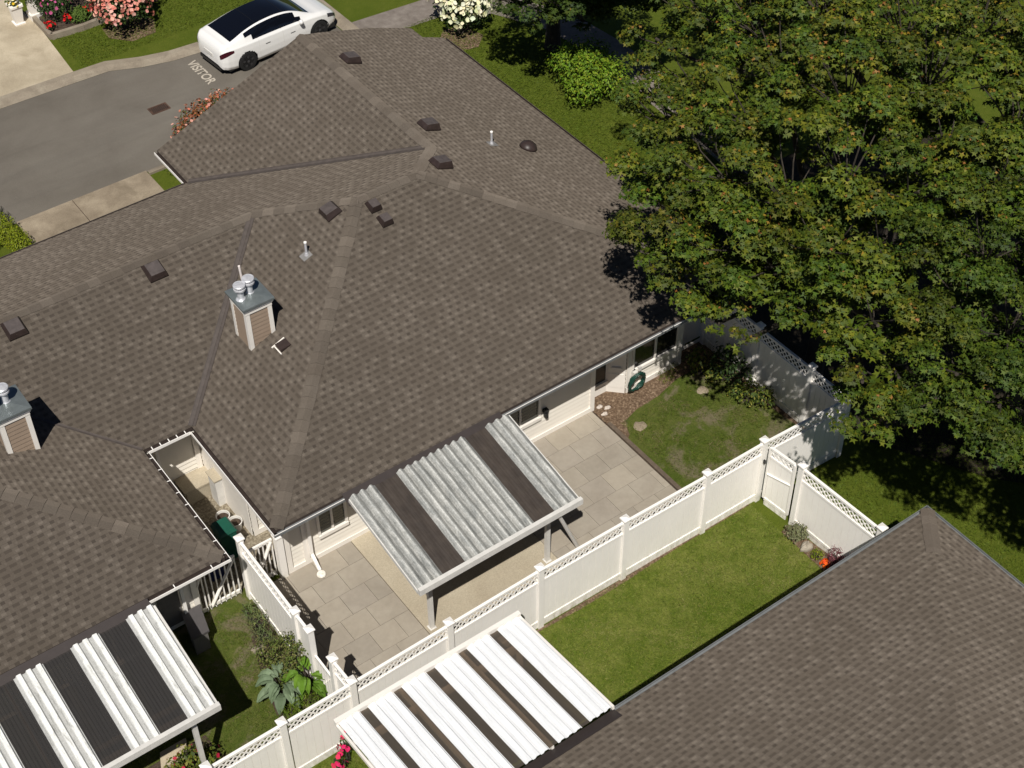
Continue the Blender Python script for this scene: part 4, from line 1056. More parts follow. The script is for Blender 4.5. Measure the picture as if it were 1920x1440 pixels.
crown_tree('shaded maple between the path and the top edge of the view', (28.2, 27.5, 3.5),
    [(27.6, 27.9, 5.8, 1.5), (26.4, 26.4, 5.8, 1.4), (28.8, 26.0, 6.4, 1.6), (27.0, 24.4, 6.4, 1.5), (29.2, 23.6, 7.0, 1.6), (30, 28, 6.0, 1.6), (31, 25.5, 6.5, 1.6), (24.6, 22.6, 6.6, 1.3)], orange=.2, seed=12, dens=.7)
crown_tree('tall maple beyond the right edge whose shade blackens the verge', (26.5, 13.5, 4.0),
    [(24.6, 12.6, 7.5, 1.8), (23.6, 11.2, 7.3, 1.6), (26.0, 15.6, 7.8, 1.8), (26.6, 12.0, 8.0, 1.8), (25.5, 9.4, 7.0, 1.6), (27.4, 17.6, 7.6, 1.8), (26.0, 21.5, 6.8, 1.7), (21.3, 8.7, 6.5, 1.7), (23.0, 9.2, 7, 1.7)], orange=.1, seed=13, dens=.6)

# ------------------------------------------------------------ shrubs and flowers
def bush(name, label, cat, lobes, cols, w, leaf=.07, n_m2=330, kind='oval', flowers=None, stem=True, jit=.2, up_bias=.5, group=None, part='foliage'):
    """lobes (x, y, z, rx, rz); flowers (colours, per m2, size, min z direction)"""
    x0, y0 = lobes[0][0], lobes[0][1]
    t = thing(name, (x0, y0, 0), label, cat, group)
    C, Nn, S, K_, FC, FN, FS = [], [], [], [], [], [], []
    for (x, y, z, rx, rz) in lobes:
        n = int(4*math.pi*rx*rx*n_m2*.8); d = sph(n); d = d[d[:, 2] > -.7]; n = len(d); ph = rng.uniform(0, 6, 3)
        rr = (.84+.18*np.sin(d[:, 0]*5+ph[0])*np.sin(d[:, 1]*5.5+ph[1])+.1*np.sin(d[:, 2]*8+ph[2]))*rng.uniform(.62, 1.06, n)
        p = np.array((x, y, z))+d*np.array((rx, rx, rz))*rr[:, None]; p[:, 2] = np.maximum(p[:, 2], .03)
        C.append(p); Nn.append(d*.7+np.array((0, 0, up_bias))+rng.normal(0, .4, (n, 3))); S.append(leaf*rng.uniform(.6, 1.25, n)); K_.append(palette(n, cols, w, jit))
        if flowers:
            m_ = int(4*math.pi*rx*rx*flowers[1]); d = sph(m_); d = d[(d[:, 2] > flowers[3])]; m_ = len(d)
            rr = (.84+.18*np.sin(d[:, 0]*5+ph[0])*np.sin(d[:, 1]*5.5+ph[1])+.1*np.sin(d[:, 2]*8+ph[2]))*rng.uniform(.98, 1.1, m_)
            p = np.array((x, y, z))+d*np.array((rx, rx, rz))*rr[:, None]
            FC.append(p); FN.append(d+rng.normal(0, .35, (m_, 3))); FS.append(flowers[2]*rng.uniform(.7, 1.2, m_))
    tc = np.concatenate(Nn)
    leaves(part, 'foliage', t, np.concatenate(C), tc, np.concatenate(S), np.concatenate(K_), kind, tc*np.array((1, 1, 0))+rng.normal(0, .4, tc.shape)+np.array((0, 0, -.2)))
    if flowers:
        FC = np.concatenate(FC)
        leaves('blossoms', 'petals', t, FC, np.concatenate(FN), np.concatenate(FS), palette(len(FC), flowers[0], [1]*len(flowers[0]), .12), 'petal')
    if stem:
        s = MB()
        for (x, y, z, rx, rz) in lobes:
            for k_ in range(5):
                a = rng.uniform(0, 6.28); s.tube([(x0+rng.normal(0, .03), y0+rng.normal(0, .03), 0), (x+math.cos(a)*rx*.3, y+math.sin(a)*rx*.3, z*.7), (x+math.cos(a)*rx*.7, y+math.sin(a)*rx*.7, z+rz*.3)], [.02, .014, .006], 5)
        s.build('stems', 'bark', t)
    return t
rng = np.random.default_rng(21)
DG = [(.030, .055, .014), (.045, .075, .016), (.022, .042, .012)]
# far side of the road
bush('rhododendron', 'rounded salmon-pink rhododendron in full bloom above a patch of bare soil', 'shrub', [(14.95, 41.05, .9, .95, .85), (14.7, 41.7, 1.15, .75, .65), (15.55, 41.5, .9, .75, .7)], DG, [1, 1, 1], .10, 230,
     flowers=([(.62, .22, .17), (.72, .32, .25), (.55, .17, .13), (.70, .40, .32)], 95, .12, -.1))
bush('rhododendron', 'dark leaved shrub with magenta flowers beside the white column base', 'shrub', [(13.45, 42.75, .6, .62, .55), (13.9, 43.2, .7, .6, .55), (13.2, 43.4, .8, .55, .6)], DG, [1, 1, 1], .09, 250,
     flowers=([(.42, .05, .16), (.5, .10, .25), (.28, .06, .22)], 22, .11, .1))
bush('geranium', 'red flowered clump at the near corner of the walled bed', 'flower', [(13.0, 42.2, .28, .16, .14)], DG, [1, 1, 1], .06, 300, flowers=([(.55, .01, .012)], 190, .09, .1))
bush('geranium', 'red flowered clump midway along the walled bed', 'flower', [(13.6, 42.25, .28, .17, .14)], DG, [1, 1, 1], .06, 300, flowers=([(.55, .01, .012)], 190, .09, .1))
bush('geranium', 'red flowered clump touching the pink rhododendron', 'flower', [(14.35, 42.35, .3, .16, .14)], DG, [1, 1, 1], .06, 300, flowers=([(.55, .01, .012)], 190, .09, .1))
bush('day_lily', 'grassy bright green clump between two red flowered clumps', 'plant', [(13.98, 42.2, .3, .33, .25)], [(.07, .12, .02), (.10, .15, .03)], [1, 1], .30, 260, kind='blade', stem=False)
bush('rhododendron', 'coppery leaved shrub with pink flowers peeping over the far eave', 'shrub', [(13.5, 34.25, .6, .42, .5), (13.95, 34.6, .62, .42, .5), (14.45, 34.8, .62, .42, .5), (14.95, 34.88, .62, .40, .5), (15.35, 34.85, .6, .36, .5)],
     [(.26, .085, .03), (.20, .06, .025), (.06, .075, .018), (.32, .13, .06)], [2, 2, 2, 1], .09, 300, flowers=([(.50, .17, .11), (.62, .32, .24)], 20, .09, .1))
bush('white_shrub', 'cream-white flowering bush on the lawn beside the gravel path', 'shrub', [(23.05, 34.65, .8, .62, .75), (23.45, 35.0, 1.05, .62, .7), (22.95, 35.2, 1.15, .55, .6), (23.6, 34.6, .75, .5, .6)], DG, [1, 1, 1], .09, 240,
     flowers=([(.78, .76, .52), (.82, .80, .62), (.70, .68, .42)], 75, .15, -.15))
LG = [(.105, .185, .010), (.14, .215, .014), (.075, .14, .009), (.18, .22, .016)]
bush('rounded_shrub', 'bright lime green dome-shaped bush standing alone on the verge', 'shrub', [(24.1, 29.75, .85, .95, .8), (24.5, 30.15, .95, .8, .7), (23.75, 29.4, .7, .7, .6), (24.6, 29.3, .75, .7, .65), (23.9, 30.4, 1.0, .6, .6)], LG, [2, 2, 2, 1], .10, 260)
bush('low_shrub', 'small golden shrub on the grass patch beside the far eave', 'shrub', [(12.75, 33.45, .3, .3, .28)], [(.14, .13, .02), (.06, .09, .02)], [1, 1], .06, 350)
bush('hedge', 'low clipped yellow-green hedge at the left edge by the kerb', 'hedge', [(7.9, 33.4, .3, .38, .4), (7.9, 33.9, .3, .38, .4), (8.0, 32.9, .3, .38, .4), (7.4, 33.6, .3, .45, .4), (7.3, 34.0, .3, .4, .35)], [(.20, .23, .012), (.16, .20, .012)], [1, 1], .05, 900)
bush('potted_plant', 'small dark plant with pale leaves at the end of the hedge', 'plant', [(8.05, 34.3, .45, .17, .25)], [(.06, .07, .05), (.25, .26, .22), (.02, .03, .02)], [2, 1, 2], .12, 250, kind='blade')
# back lawn
YG = [(.13, .15, .018), (.09, .115, .015), (.18, .17, .03)]
bush('low_shrub', 'small lime and gold plant in the mulch below the bay window corner', 'plant', [(18.35, 19.3, .16, .24, .16), (18.7, 19.42, .16, .2, .15)], YG, [2, 2, 1], .09, 330, kind='blade', stem=False)
bush('low_shrub', 'half-lit yellow-green shrub in the shaded corner of the back lawn', 'shrub', [(19.15, 19.1, .4, .34, .4), (19.3, 18.7, .25, .3, .25)], YG+[(.04, .06, .012)], [2, 2, 1, 3], .09, 300)
bush('dark_shrub', 'dense dark shrub against the shaded back fence', 'shrub', [(19.45, 18.55, .6, .42, .6), (19.6, 18.15, .5, .35, .5)], DG, [1, 1, 1], .09, 300)
bush('low_shrub', 'straggly green plant at the foot of the back fence post', 'shrub', [(19.45, 17.6, .35, .36, .35), (19.6, 17.25, .35, .3, .35), (19.3, 17.95, .18, .22, .2)], YG+[(.04, .065, .012)], [1, 2, 1, 4], .09, 300)
# bed by the near fence
bush('lavender', 'round grey-green shrub at the end of the mulched bed', 'shrub', [(17.46, 13.93, .26, .27, .25)], [(.145, .150, .075), (.11, .12, .055), (.18, .18, .10)], [2, 2, 1], .06, 900)
bush('low_shrub', 'small lime green mound between the pale rock and orange flowers', 'shrub', [(17.46, 13.28, .15, .16, .16)], [(.16, .18, .012), (.11, .14, .01)], [1, 1], .05, 900)
bush('flower_clump', 'tiny clump of orange flowers in the mulched bed', 'flower', [(17.47, 13.03, .08, .10, .08)], DG, [1, 1, 1], .04, 500, flowers=([(.75, .12, .01), (.65, .06, .01)], 500, .07, -.2), stem=False)
bush('barberry', 'spiky purple-red shrub by the near house eave', 'shrub', [(17.60, 12.92, .30, .20, .32), (17.56, 12.62, .28, .24, .3)], [(.14, .032, .045), (.10, .025, .035), (.19, .06, .075)], [2, 2, 1], .12, 420, kind='blade', up_bias=1.0)
# side lawn plants
bush('perennials', 'narrow row of grey-green leafy plants along the top of the side fence', 'plant', [(7.0, 19.05, .25, .24, .3), (6.98, 18.65, .3, .27, .34), (6.92, 18.3, .3, .27, .3), (7.0, 17.95, .25, .22, .25)], [(.12, .15, .055), (.09, .125, .045), (.20, .22, .07)], [2, 2, 1], .11, 330, kind='blade')
bush('open_shrub', 'loose twiggy shrub with small olive leaves by the side fence post', 'shrub', [(6.95, 17.55, .5, .46, .5), (6.6, 17.4, .35, .34, .3), (6.75, 16.95, .5, .3, .4), (7.0, 17.15, .75, .32, .35), (6.7, 17.9, .35, .3, .3), (7.15, 17.35, .95, .3, .28)], [(.10, .125, .025), (.07, .095, .02), (.13, .13, .04)], [1, 1, 1], .055, 420)
def big_leaf(label, x, y, n, L, cols, seed, spread=1.0):
    r_ = np.random.default_rng(seed); t = thing('broad_leaf_plant', (x, y, 0), label, 'plant')
    m_ = MB(); st_ = MB()
    for i in range(n):
        a = 2*math.pi*i/n+r_.uniform(-.3, .3); l = L*r_.uniform(.7, 1.1); h_ = r_.uniform(.25, .6)*spread; w = l*.42
        o_ = Vector((x, y, .05)); d = Vector((math.cos(a), math.sin(a), 0)); s = Vector((-d.y, d.x, 0))
        c = cols[int(r_.integers(len(cols)))]; q = r_.uniform(.85, 1.15); c = tuple(v*q for v in c)
        base = o_+d*l*.35+Vector((0, 0, h_)); st_.tube([o_, base], [.014, .01], 5)
        rows = []
        for k_ in range(7):
            u_ = k_/6; ww = w*math.sin(math.pi*min(1, u_*.9+.08))**.7; p = base+d*l*u_*.75+Vector((0, 0, .10*math.sin(u_*2.4)-.22*u_*u_))
            rows.append([p-s*ww*.5+Vector((0, 0, .04+.02*(k_ % 2))), p-s*ww*.25+Vector((0, 0, .035)), p, p+s*ww*.25+Vector((0, 0, .035)), p+s*ww*.5+Vector((0, 0, .04-.02*(k_ % 2)))])
        for k_ in range(6):
            for j in range(4):
                cc = c if j in (0, 3) else tuple(v*1.12 for v in c)
                m_.face([rows[k_][j], rows[k_][j+1], rows[k_+1][j+1], rows[k_+1][j]], c=cc)
    m_.build('leaf_blades', 'foliage', t, smooth=True); st_.build('stalks', 'bark', t)
    return t
big_leaf('broad plant with silvery arching leaves beside the low picket gate', 6.6, 16.95, 22, .50, [(.12, .165, .095), (.15, .20, .12)], 3)
big_leaf('broad plant with glossy dark green leaves against the side fence', 7.0, 16.75, 20, .46, [(.09, .17, .018), (.11, .20, .02)], 4, 1.2)
bush('feathery_plant', 'bright green feathery clump in the angle of the two fences', 'plant', [(6.75, 16.3, .35, .42, .36), (7.0, 15.95, .35, .30, .32), (6.4, 16.35, .25, .30, .25)], [(.11, .17, .012), (.08, .13, .012), (.15, .20, .02)], [2, 2, 1], .10, 420, kind='blade')
bush('rose_bush', 'yellow-green rose bush with red blooms at the bottom left beneath the cover', 'shrub', [(4.35, 16.45, .45, .4, .4), (4.0, 16.3, .5, .35, .4), (4.65, 16.4, .35, .28, .3), (3.6, 16.3, .4, .35, .35)], YG+[(.05, .075, .015)], [2, 2, 1, 2], .085, 300, flowers=([(.42, .02, .05), (.5, .05, .08)], 12, .10, .1))
bush('grey_plant', 'silver-grey foliage plant near the bottom left edge', 'plant', [(3.2, 16.35, .3, .28, .3)], [(.28, .30, .26), (.20, .22, .19)], [1, 1], .09, 350)
bush('rose_bush', 'dark shrub with crimson blooms at the corner of the bright white cover', 'shrub', [(6.85, 15.0, .5, .16, .4), (6.6, 14.85, .3, .15, .3)], DG, [1, 1, 1], .07, 350, flowers=([(.60, .02, .12), (.55, .03, .08)], 60, .11, -.2))

# stones, boxes, bins and garden odds and ends
def rock(name, x, y, z, rx, ry, rz, mat, label, seed, cat='stone'):
    r_ = np.random.default_rng(seed); n, m_ = 12, 7; mb = MB(); rows = []; ph = r_.uniform(0, 6, 4)
    for i in range(m_+1):
        th = math.pi*i/m_
        for j in range(n):
            a = 2*math.pi*j/n; q = 1+.16*math.sin(3*a+ph[0])*math.sin(2*th+ph[1])+.1*math.sin(5*a+ph[2])
            mb.v.append((x+rx*q*math.sin(th)*math.cos(a), y+ry*q*math.sin(th)*math.sin(a), z+rz*q*math.cos(th))); mb.uv.append((0, 0)); mb.c.append((1, 1, 1))
    for i in range(m_):
        for j in range(n): mb.f.append((i*n+j, (i+1)*n+j, (i+1)*n+(j+1) % n, i*n+(j+1) % n))
    o_ = mb.build(name, mat, None, (x, y, 0), smooth=False); return tag(o_, label, cat)
rock('rock', 17.46, 13.60, .08, .15, .12, .11, 'stone', 'pale rounded rock in the mulched bed beside the grey-green shrub', 2)
rock('stepping_stone', 16.92, 18.52, .005, .17, .15, .03, 'apron_concrete', 'round grey stepping stone in the grass nearest the mulch', 4)
rock('stepping_stone', 18.85, 18.55, .005, .15, .14, .03, 'apron_concrete', 'grey stepping stone below the shaded shrubs', 5)
rock('stepping_stone', 6.75, 18.25, .01, .16, .13, .03, 'kerb_concrete', 'grey stepping stone at the edge of the narrow side lawn', 6)
for i, (x, y, l) in enumerate(((16.55, 19.55, 'white rubble lump nearest the wall corner'), (16.68, 19.42, 'flat white rubble piece lying on the mulch'), (16.5, 19.3, 'white rubble piece at the corner of the paving'))):
    rock('rubble', x, y, .02, .085, .055, .035, 'rubble_white', l, 20+i)
t = thing('garden_hose', (17.55, 19.40, 0), 'coiled dark green hose hanging on the white wall below the bay window', 'hose')
h = MB(); pts = []
for i in range(140):
    a = i*2*math.pi/28; r = .20+.022*math.sin(i*.7)+.014*(i % 3); pts.append((17.50+r*math.cos(a), 19.40-.012*(i//28)-.05*math.sin(a), .42+1.35*r*math.sin(a)))
h.tube(pts, .026, 6); h.build('coil', 'hose_green', t, smooth=True)
h = MB(); h.box(17.45, 17.56, 19.42, 19.58, .5, .68); h.box(17.62, 17.7, 19.46, 19.52, .62, .74); h.build('bracket', 'frame_grey', t)
def wheelie_bin(x, y, body, lidm, label, hgt=.95, name='wheelie_bin'):
    t = thing(name, (x, y, 0), label, 'bin'); b_ = MB(); w0, w1 = .15, .19
    b_.hexa([(x-w0, y-w0, .06), (x+w0, y-w0, .06), (x+w0, y+w0, .06), (x-w0, y+w0, .06)], [(x-w1, y-w1, hgt), (x+w1, y-w1, hgt), (x+w1, y+w1, hgt), (x-w1, y+w1, hgt)]); b_.build('body', body, t)
    b_ = MB(); b_.hexa([(x-w1-.02, y-w1-.03, hgt+.002), (x+w1+.02, y-w1-.03, hgt+.002), (x+w1+.02, y+w1+.02, hgt+.002), (x-w1-.02, y+w1+.02, hgt+.002)], [(x-w1+.03, y-w1, hgt+.06), (x+w1-.03, y-w1, hgt+.06), (x+w1-.03, y+w1, hgt+.09), (x-w1+.03, y+w1, hgt+.09)]); b_.build('lid', lidm, t)
    for sx in (-1, 1): b_ = MB(); b_.lathe([(.09, -.02), (.1, -.01), (.1, .02), (.09, .03)], (x+sx*.16, y+.17, .1), 16, (1, 0, 0)); b_.build('wheel', 'black_rubber', t)
    b_ = MB(); b_.tube([(x-.14, y+w1+.05, hgt+.02), (x+.14, y+w1+.05, hgt+.02)], .018, 8); b_.build('handle', 'black_trim', t)
wheelie_bin(7.42, 20.72, 'green_plastic', 'green_plastic', 'green wheeled bin with its lid shut beside the side fence end')
wheelie_bin(6.95, 20.45, 'blue_plastic', 'blue_plastic', 'dark blue wheeled bin in the shade behind the green one', .9)
t = thing('utility_cabinet', (8.0, 22.32, 0), 'tall beige utility cabinet against the side passage wall', 'cabinet')
q = MB(); q.box(7.93, 8.10, 22.1, 22.44, 0, .82); q.build('cabinet_body', 'frame_grey', t); q = MB(); q.box(7.90, 8.11, 22.07, 22.47, .821, .85); q.build('lid', 'beige_slab', t)
for i, (x, y, l) in enumerate(((7.78, 21.62, 'oval off-white tub standing on the side passage gravel'), (7.92, 21.32, 'second off-white tub nearer the picket gate'))):
    t = thing('garden_tub', (x, y, 0), l, 'tub'); q = MB(); q.lathe([(.11, 0), (.15, .25), (.16, .26), (.14, .262), (.12, .12)], (x, y, .01), 20); q.build('tub', 'frame_grey', t); q = MB(); q.lathe([(.13, .2), (.02, .21)], (x, y, .01), 20); q.build('soil', 'dark_soil', t)
t = thing('storage_box', (5.88, 19.2, 0), 'grey garden storage box half in shade below the picket run', 'box')
q = MB(); q.hexa([(5.66, 18.86, 0), (5.98, 18.86, 0), (6.14, 19.5, 0), (5.78, 19.5, 0)], [(5.66, 18.86, .55), (5.98, 18.86, .55), (6.14, 19.5, .55), (5.78, 19.5, .55)]); q.build('body', 'grey_box', t)
q = MB(); q.hexa([(5.63, 18.83, .551), (6.01, 18.83, .551), (6.17, 19.53, .551), (5.75, 19.53, .551)], [(5.63, 18.83, .60), (6.01, 18.83, .60), (6.17, 19.53, .60), (5.75, 19.53, .60)]); q.build('lid', 'grey_lid', t)
q = MB(); q.hexa([(3.85, 16.85, 0), (4.4, 16.85, 0), (4.55, 17.2, 0), (4.0, 17.2, 0)], [(3.85, 16.85, .12), (4.4, 16.85, .12), (4.55, 17.2, .12), (4.0, 17.2, .12)])
tag(q.build('stone_slab', 'drive_concrete', None, (4.2, 17, 0)), 'tan stone slab on the ground below the smoked strip cover', 'slab')
# walled bed edging and front garden pieces over the road
q = MB()
for (a, b_) in (((12.87, 41.9), (13.9, 41.82)), ((13.9, 41.82), (14.75, 41.86)), ((12.87, 41.9), (12.87, 43.4)), ((16.3, 42.35), (19.5, 41.75))): q.bar((*a, .09), (*b_, .09), .13, .2)
tag(q.build('garden_wall', 'kerb_concrete', None, (13.8, 41.9, 0)), 'low grey stone edging wall in front of the red flowers', 'wall')
t = thing('planter', (12.42, 43.35, 0), 'white square tapered planter with yellow flowers at the driveway edge', 'planter'); x, y = 12.42, 43.35
q = MB(); q.box(x-.17, x+.17, y-.17, y+.17, 0, .07); q.hexa([(x-.12, y-.12, .07), (x+.12, y-.12, .07), (x+.12, y+.12, .07), (x-.12, y+.12, .07)], [(x-.17, y-.17, .62), (x+.17, y-.17, .62), (x+.17, y+.17, .62), (x-.17, y+.17, .62)]); q.box(x-.2, x+.2, y-.2, y+.2, .621, .68); q.build('pot', 'white_paint', t)
C = np.array((x, y, .74))+rng.normal(0, .09, (70, 3)); leaves('blossoms', 'petals', t, C, rng.normal(0, .4, (70, 3))+np.array((0, 0, 1)), np.full(70, .10), palette(70, [(.75, .55, .04), (.8, .78, .6), (.05, .08, .02)], [3, 2, 2]), 'petal')
t = thing('porch_column', (12.95, 43.1, 0), 'white square column base beside the magenta shrub', 'column'); x, y = 12.98, 43.35
q = MB(); q.box(x-.2, x+.2, y-.2, y+.2, 0, .22); q.build('plinth', 'white_paint', t); q = MB(); q.box(x-.15, x+.15, y-.15, y+.15, .221, 2.3); q.build('shaft', 'white_paint', t)
# drain grate and painted word on the road
t = thing('drain_grate', (13.8, 36.6, 0), 'rusty rectangular storm drain grate set in the road', 'drain grate')
q = MB(); q.box(13.54, 14.08, 36.44, 36.76, .0, .010); q.build('pit', 'dark_gap', t); q = MB()
for a in ((13.52, 14.10, 36.42, 36.46), (13.52, 14.10, 36.74, 36.78), (13.52, 13.56, 36.461, 36.739), (14.06, 14.10, 36.461, 36.739)): q.box(*a, .0, .022)
q.build('frame', 'rust_iron', t); q = MB()
for i in range(9): x = 13.585+i*.055; q.bar((x-.02, 36.46, .012), (x+.02, 36.74, .012), .024, .012)
q.build('bars', 'rust_iron', t)
fc = bpy.data.curves.new('road_lettering', 'FONT'); fc.body = 'VISITOR'; fc.size = .62; fc.offset = .012; fc.align_x = 'CENTER'; fc.align_y = 'CENTER'; fc.space_character = 1.0
fo = bpy.data.objects.new('tmp', fc); COL.objects.link(fo); bpy.context.view_layer.update()
me = bpy.data.meshes.new_from_object(fo.evaluated_get(bpy.context.evaluated_depsgraph_get())); bpy.data.objects.remove(fo)
xsv = [v.co.x for v in me.vertices]; ysv = [v.co.y for v in me.vertices]; w_, h_ = max(xsv)-min(xsv), max(ysv)-min(ysv)
for v in me.vertices: v.co.x *= 1.42/w_; v.co.y *= .31/h_
me.materials.append(MATS['road_paint']); vo = bpy.data.objects.new('road_lettering', me); COL.objects.link(vo)
vo.location = (15.68, 37.55, .012); vo.rotation_euler = (0, 0, math.radians(-90)); tag(vo, 'worn white VISITOR lettering painted on the road behind the car', 'road marking')

# ------------------------------------------------------------ mown grass blades
def turf(label, rects, dens, cols, w, skip=None, size=.055, dry=None):
    P = []
    for x0, x1, y0, y1 in rects:
        n = int((x1-x0)*(y1-y0)*dens); P.append(np.c_[rng.uniform(x0, x1, n), rng.uniform(y0, y1, n)])
    P = np.concatenate(P)
    q = (np.sin(P[:, 0]*2.3+1.1)*np.sin(P[:, 1]*2.9+.4)+.7*np.sin(P[:, 0]*5.1+P[:, 1]*4.3)+.5*np.sin(P[:, 0]*9.7-P[:, 1]*11.3+2)+rng.normal(0, .22, len(P)))
    if skip is not None: k_ = q > skip; P, q = P[k_], q[k_]
    n = len(P); col = palette(n, cols, w, .25)
    if dry is not None:
        m_ = (q > .62) & (rng.random(n) < .62); col[m_] = palette(int(m_.sum()), dry, [1]*len(dry), .2)
    nn = rng.normal(0, .55, (n, 3))+np.array((0, 0, 1.0)); tip = rng.normal(0, 1, (n, 3))+np.array((0, 0, .55))
    C = np.c_[P, np.full(n, .026)]
    o_ = leaves('grass', 'foliage', None, C, nn, size*rng.uniform(.6, 1.4, n), col, 'blade', tip, origin=(P[:, 0].mean(), P[:, 1].mean(), 0))
    return tag(o_, label, 'grass', kind='stuff')
turf('short mottled green and straw grass of the long strip lawn', [(5.0, 17.36, 11.8, 15.24)], 1500, [(.115, .150, .014), (.148, .178, .022), (.084, .120, .011), (.19, .19, .05)], [3, 3, 2, 1.4], dry=[(.22, .21, .07), (.17, .175, .04)])
turf('patchy worn grass of the fenced back lawn', [(16.6, 19.75, 15.4, 18.85)], 1300, [(.088, .125, .012), (.115, .148, .018), (.066, .10, .010), (.14, .135, .03)], [3, 3, 2, 1], skip=-.75, dry=[(.19, .15, .085), (.15, .13, .05)])
turf('thin worn grass of the narrow side lawn', [(4.0, 6.9, 15.5, 19.6)], 1100, [(.088, .125, .012), (.115, .148, .018), (.066, .10, .010), (.16, .145, .05)], [3, 3, 2, 1], skip=-.75, dry=[(.19, .15, .085), (.15, .13, .05)])
turf('lush green grass of the verge beyond the roof and tree', [(20.5, 25.2, 22.5, 36.0), (18.0, 24.0, 9.0, 15.0)], 700, [(.090, .130, .010), (.115, .150, .014), (.068, .105, .009)], [3, 3, 2], size=.075)
turf('lush green grass across the road behind the kerb', [(12.95, 20.6, 39.9, 43.0)], 700, [(.090, .130, .010), (.115, .150, .014), (.068, .105, .009)], [3, 3, 2], size=.075)
# ------------------------------------------------------------ white electric saloon parked by the kerb
def build_car():
    X0, YC = 15.93, 37.88; LEN, W2 = 4.70, .925
    t = thing('parked_car', (X0+LEN/2, YC, 0), 'white saloon car with black glass roof parked behind the painted word', 'car')
    # x, half width, sill z, belt z, top z, half width of roof, arch of side
    S = np.array([  # x    w     zlo   belt  top   wroof
        [0.00, .56, .42, .72, .80, .42], [0.04, .70, .32, .84, .93, .55], [0.14, .81, .27, .93, 1.07, .64], [0.35, .88, .24, .97, 1.135, .68],
        [0.62, .91, .22, .98, 1.20, .66], [1.00, .925, .21, .975, 1.31, .625], [1.45, .925, .20, .965, 1.40, .60], [1.95, .925, .20, .955, 1.44, .59],
        [2.40, .922, .20, .945, 1.43, .59], [2.85, .918, .20, .935, 1.345, .60], [3.20, .915, .20, .925, 1.20, .625], [3.50, .910, .21, .91, 1.045, .66],
        [3.72, .905, .22, .885, .965, .70], [4.05, .885, .23, .83, .905, .68], [4.35, .83, .25, .74, .81, .60], [4.55, .74, .28, .63, .70, .50], [4.66, .62, .33, .53, .58, .40], [4.70, .50, .38, .46, .49, .32]])
    xs_ = np.linspace(0, 4.70, 150)
    def itp(k_):
        x, y = S[:, 0], S[:, k_]; m_ = np.gradient(y, x); out = np.zeros_like(xs_)
        for i, q in enumerate(xs_):
            j = min(np.searchsorted(x, q, 'right')-1, len(x)-2); h_ = x[j+1]-x[j]; u_ = (q-x[j])/h_
            out[i] = (2*u_**3-3*u_**2+1)*y[j]+(u_**3-2*u_**2+u_)*h_*m_[j]+(-2*u_**3+3*u_**2)*y[j+1]+(u_**3-u_**2)*h_*m_[j+1]
        return out
    w, zl, zb, zt, wr = (itp(k_) for k_ in range(1, 6))
    prof = []
    for i in range(len(xs_)):
        gh = max(0, zt[i]-zb[i]); green_ = min(1, max(0, (gh-.10)/.15)); wbelt = w[i]*.945
        low = [(w[i]*.93, zl[i]), (w[i]*.985, zl[i]+.10), (w[i]*1.0, zl[i]+(zb[i]-zl[i])*.45), (w[i]*.992, zl[i]+(zb[i]-zl[i])*.72), (w[i]*.97, zb[i]-.03), (wbelt, zb[i])]
        wt = wr[i]
        q1 = (wbelt*(1-.12)+wt*.12, zb[i]+gh*.10); q2 = (wbelt*.5+wt*.5+.03, zb[i]+gh*.52); q3 = (wt+.055, zb[i]+gh*.86); q4 = (wt-.005, zb[i]+gh*.94)
        top = [q1, q2, q3, q4] + [(wt*f, zb[i]+gh*(.94+.06*math.sin((1-f)*math.pi/2))) for f in (.8, .6, .4, .2, 0)]
        prof.append(low+top)
    P = np.array(prof); nP = P.shape[1]
    def glass_top(x): return .42 < x < 3.62
    def zone(i, j):
        x = (xs_[i]+xs_[i+1])/2
        if j >= 9 and .46 < x < 3.60: return 'roof'
        if (6 <= j <= 7 and 1.22 < x < 2.95) or (j == 7 and .98 < x <= 1.22) or (j == 6 and 2.95 <= x < 3.16): return 'side'
        return 'body'
    mbs = {'body': MB(), 'roof': MB()}; side = {1: MB(), -1: MB()}
    def pt(i, j, s): return (X0+xs_[i], YC+s*P[i, j, 0], P[i, j, 1])
    wx = (0.93, 3.81)
    def in_arch(i, j):
        x = (xs_[i]+xs_[i+1])/2; z = (P[i, j, 1]+P[i, j+1, 1])/2
        return any((x-a)**2+(z-.34)**2 < .365**2 for a in wx) and j <= 4
    # finer vertical resolution of the lower body so that the arches are round
    def low_rows(i, s, j, n):
        a, b_ = P[i, j], P[i, j+1]; return [(X0+xs_[i], YC+s*(a[0]+(b_[0]-a[0])*k_/n), a[1]+(b_[1]-a[1])*k_/n) for k_ in range(n+1)]
    for s in (1, -1):
        for i in range(len(xs_)-1):
            for j in range(nP-1):
                z_ = zone(i, j)
                if j <= 4:
                    n = 5; A, B2 = low_rows(i, s, j, n), low_rows(i+1, s, j, n)
                    for k_ in range(n):
                        xm_ = (xs_[i]+xs_[i+1])/2; zm = (A[k_][2]+A[k_+1][2])/2
                        if any((xm_-a)**2+(zm-.34)**2 < .375**2 for a in wx): continue
                        f = [A[k_], B2[k_], B2[k_+1], A[k_+1]]; mbs['body'].face(f if s == -1 else f[::-1])
                    continue
                f = [pt(i, j, s), pt(i+1, j, s), pt(i+1, j+1, s), pt(i, j+1, s)]
                if s == 1: f = f[::-1]
                if z_ == 'side':
                    # tapered outline of the side windows
                    x = (xs_[i]+xs_[i+1])/2
                    side[s].face(f)
                else: mbs[z_].face(f)
    for i, rev in ((0, True), (len(xs_)-1, False)):
        f = [pt(i, j, -1) for j in range(nP)]+[pt(i, j, 1) for j in reversed(range(nP))]
        mbs['body'].face(f[::-1] if not rev else f)
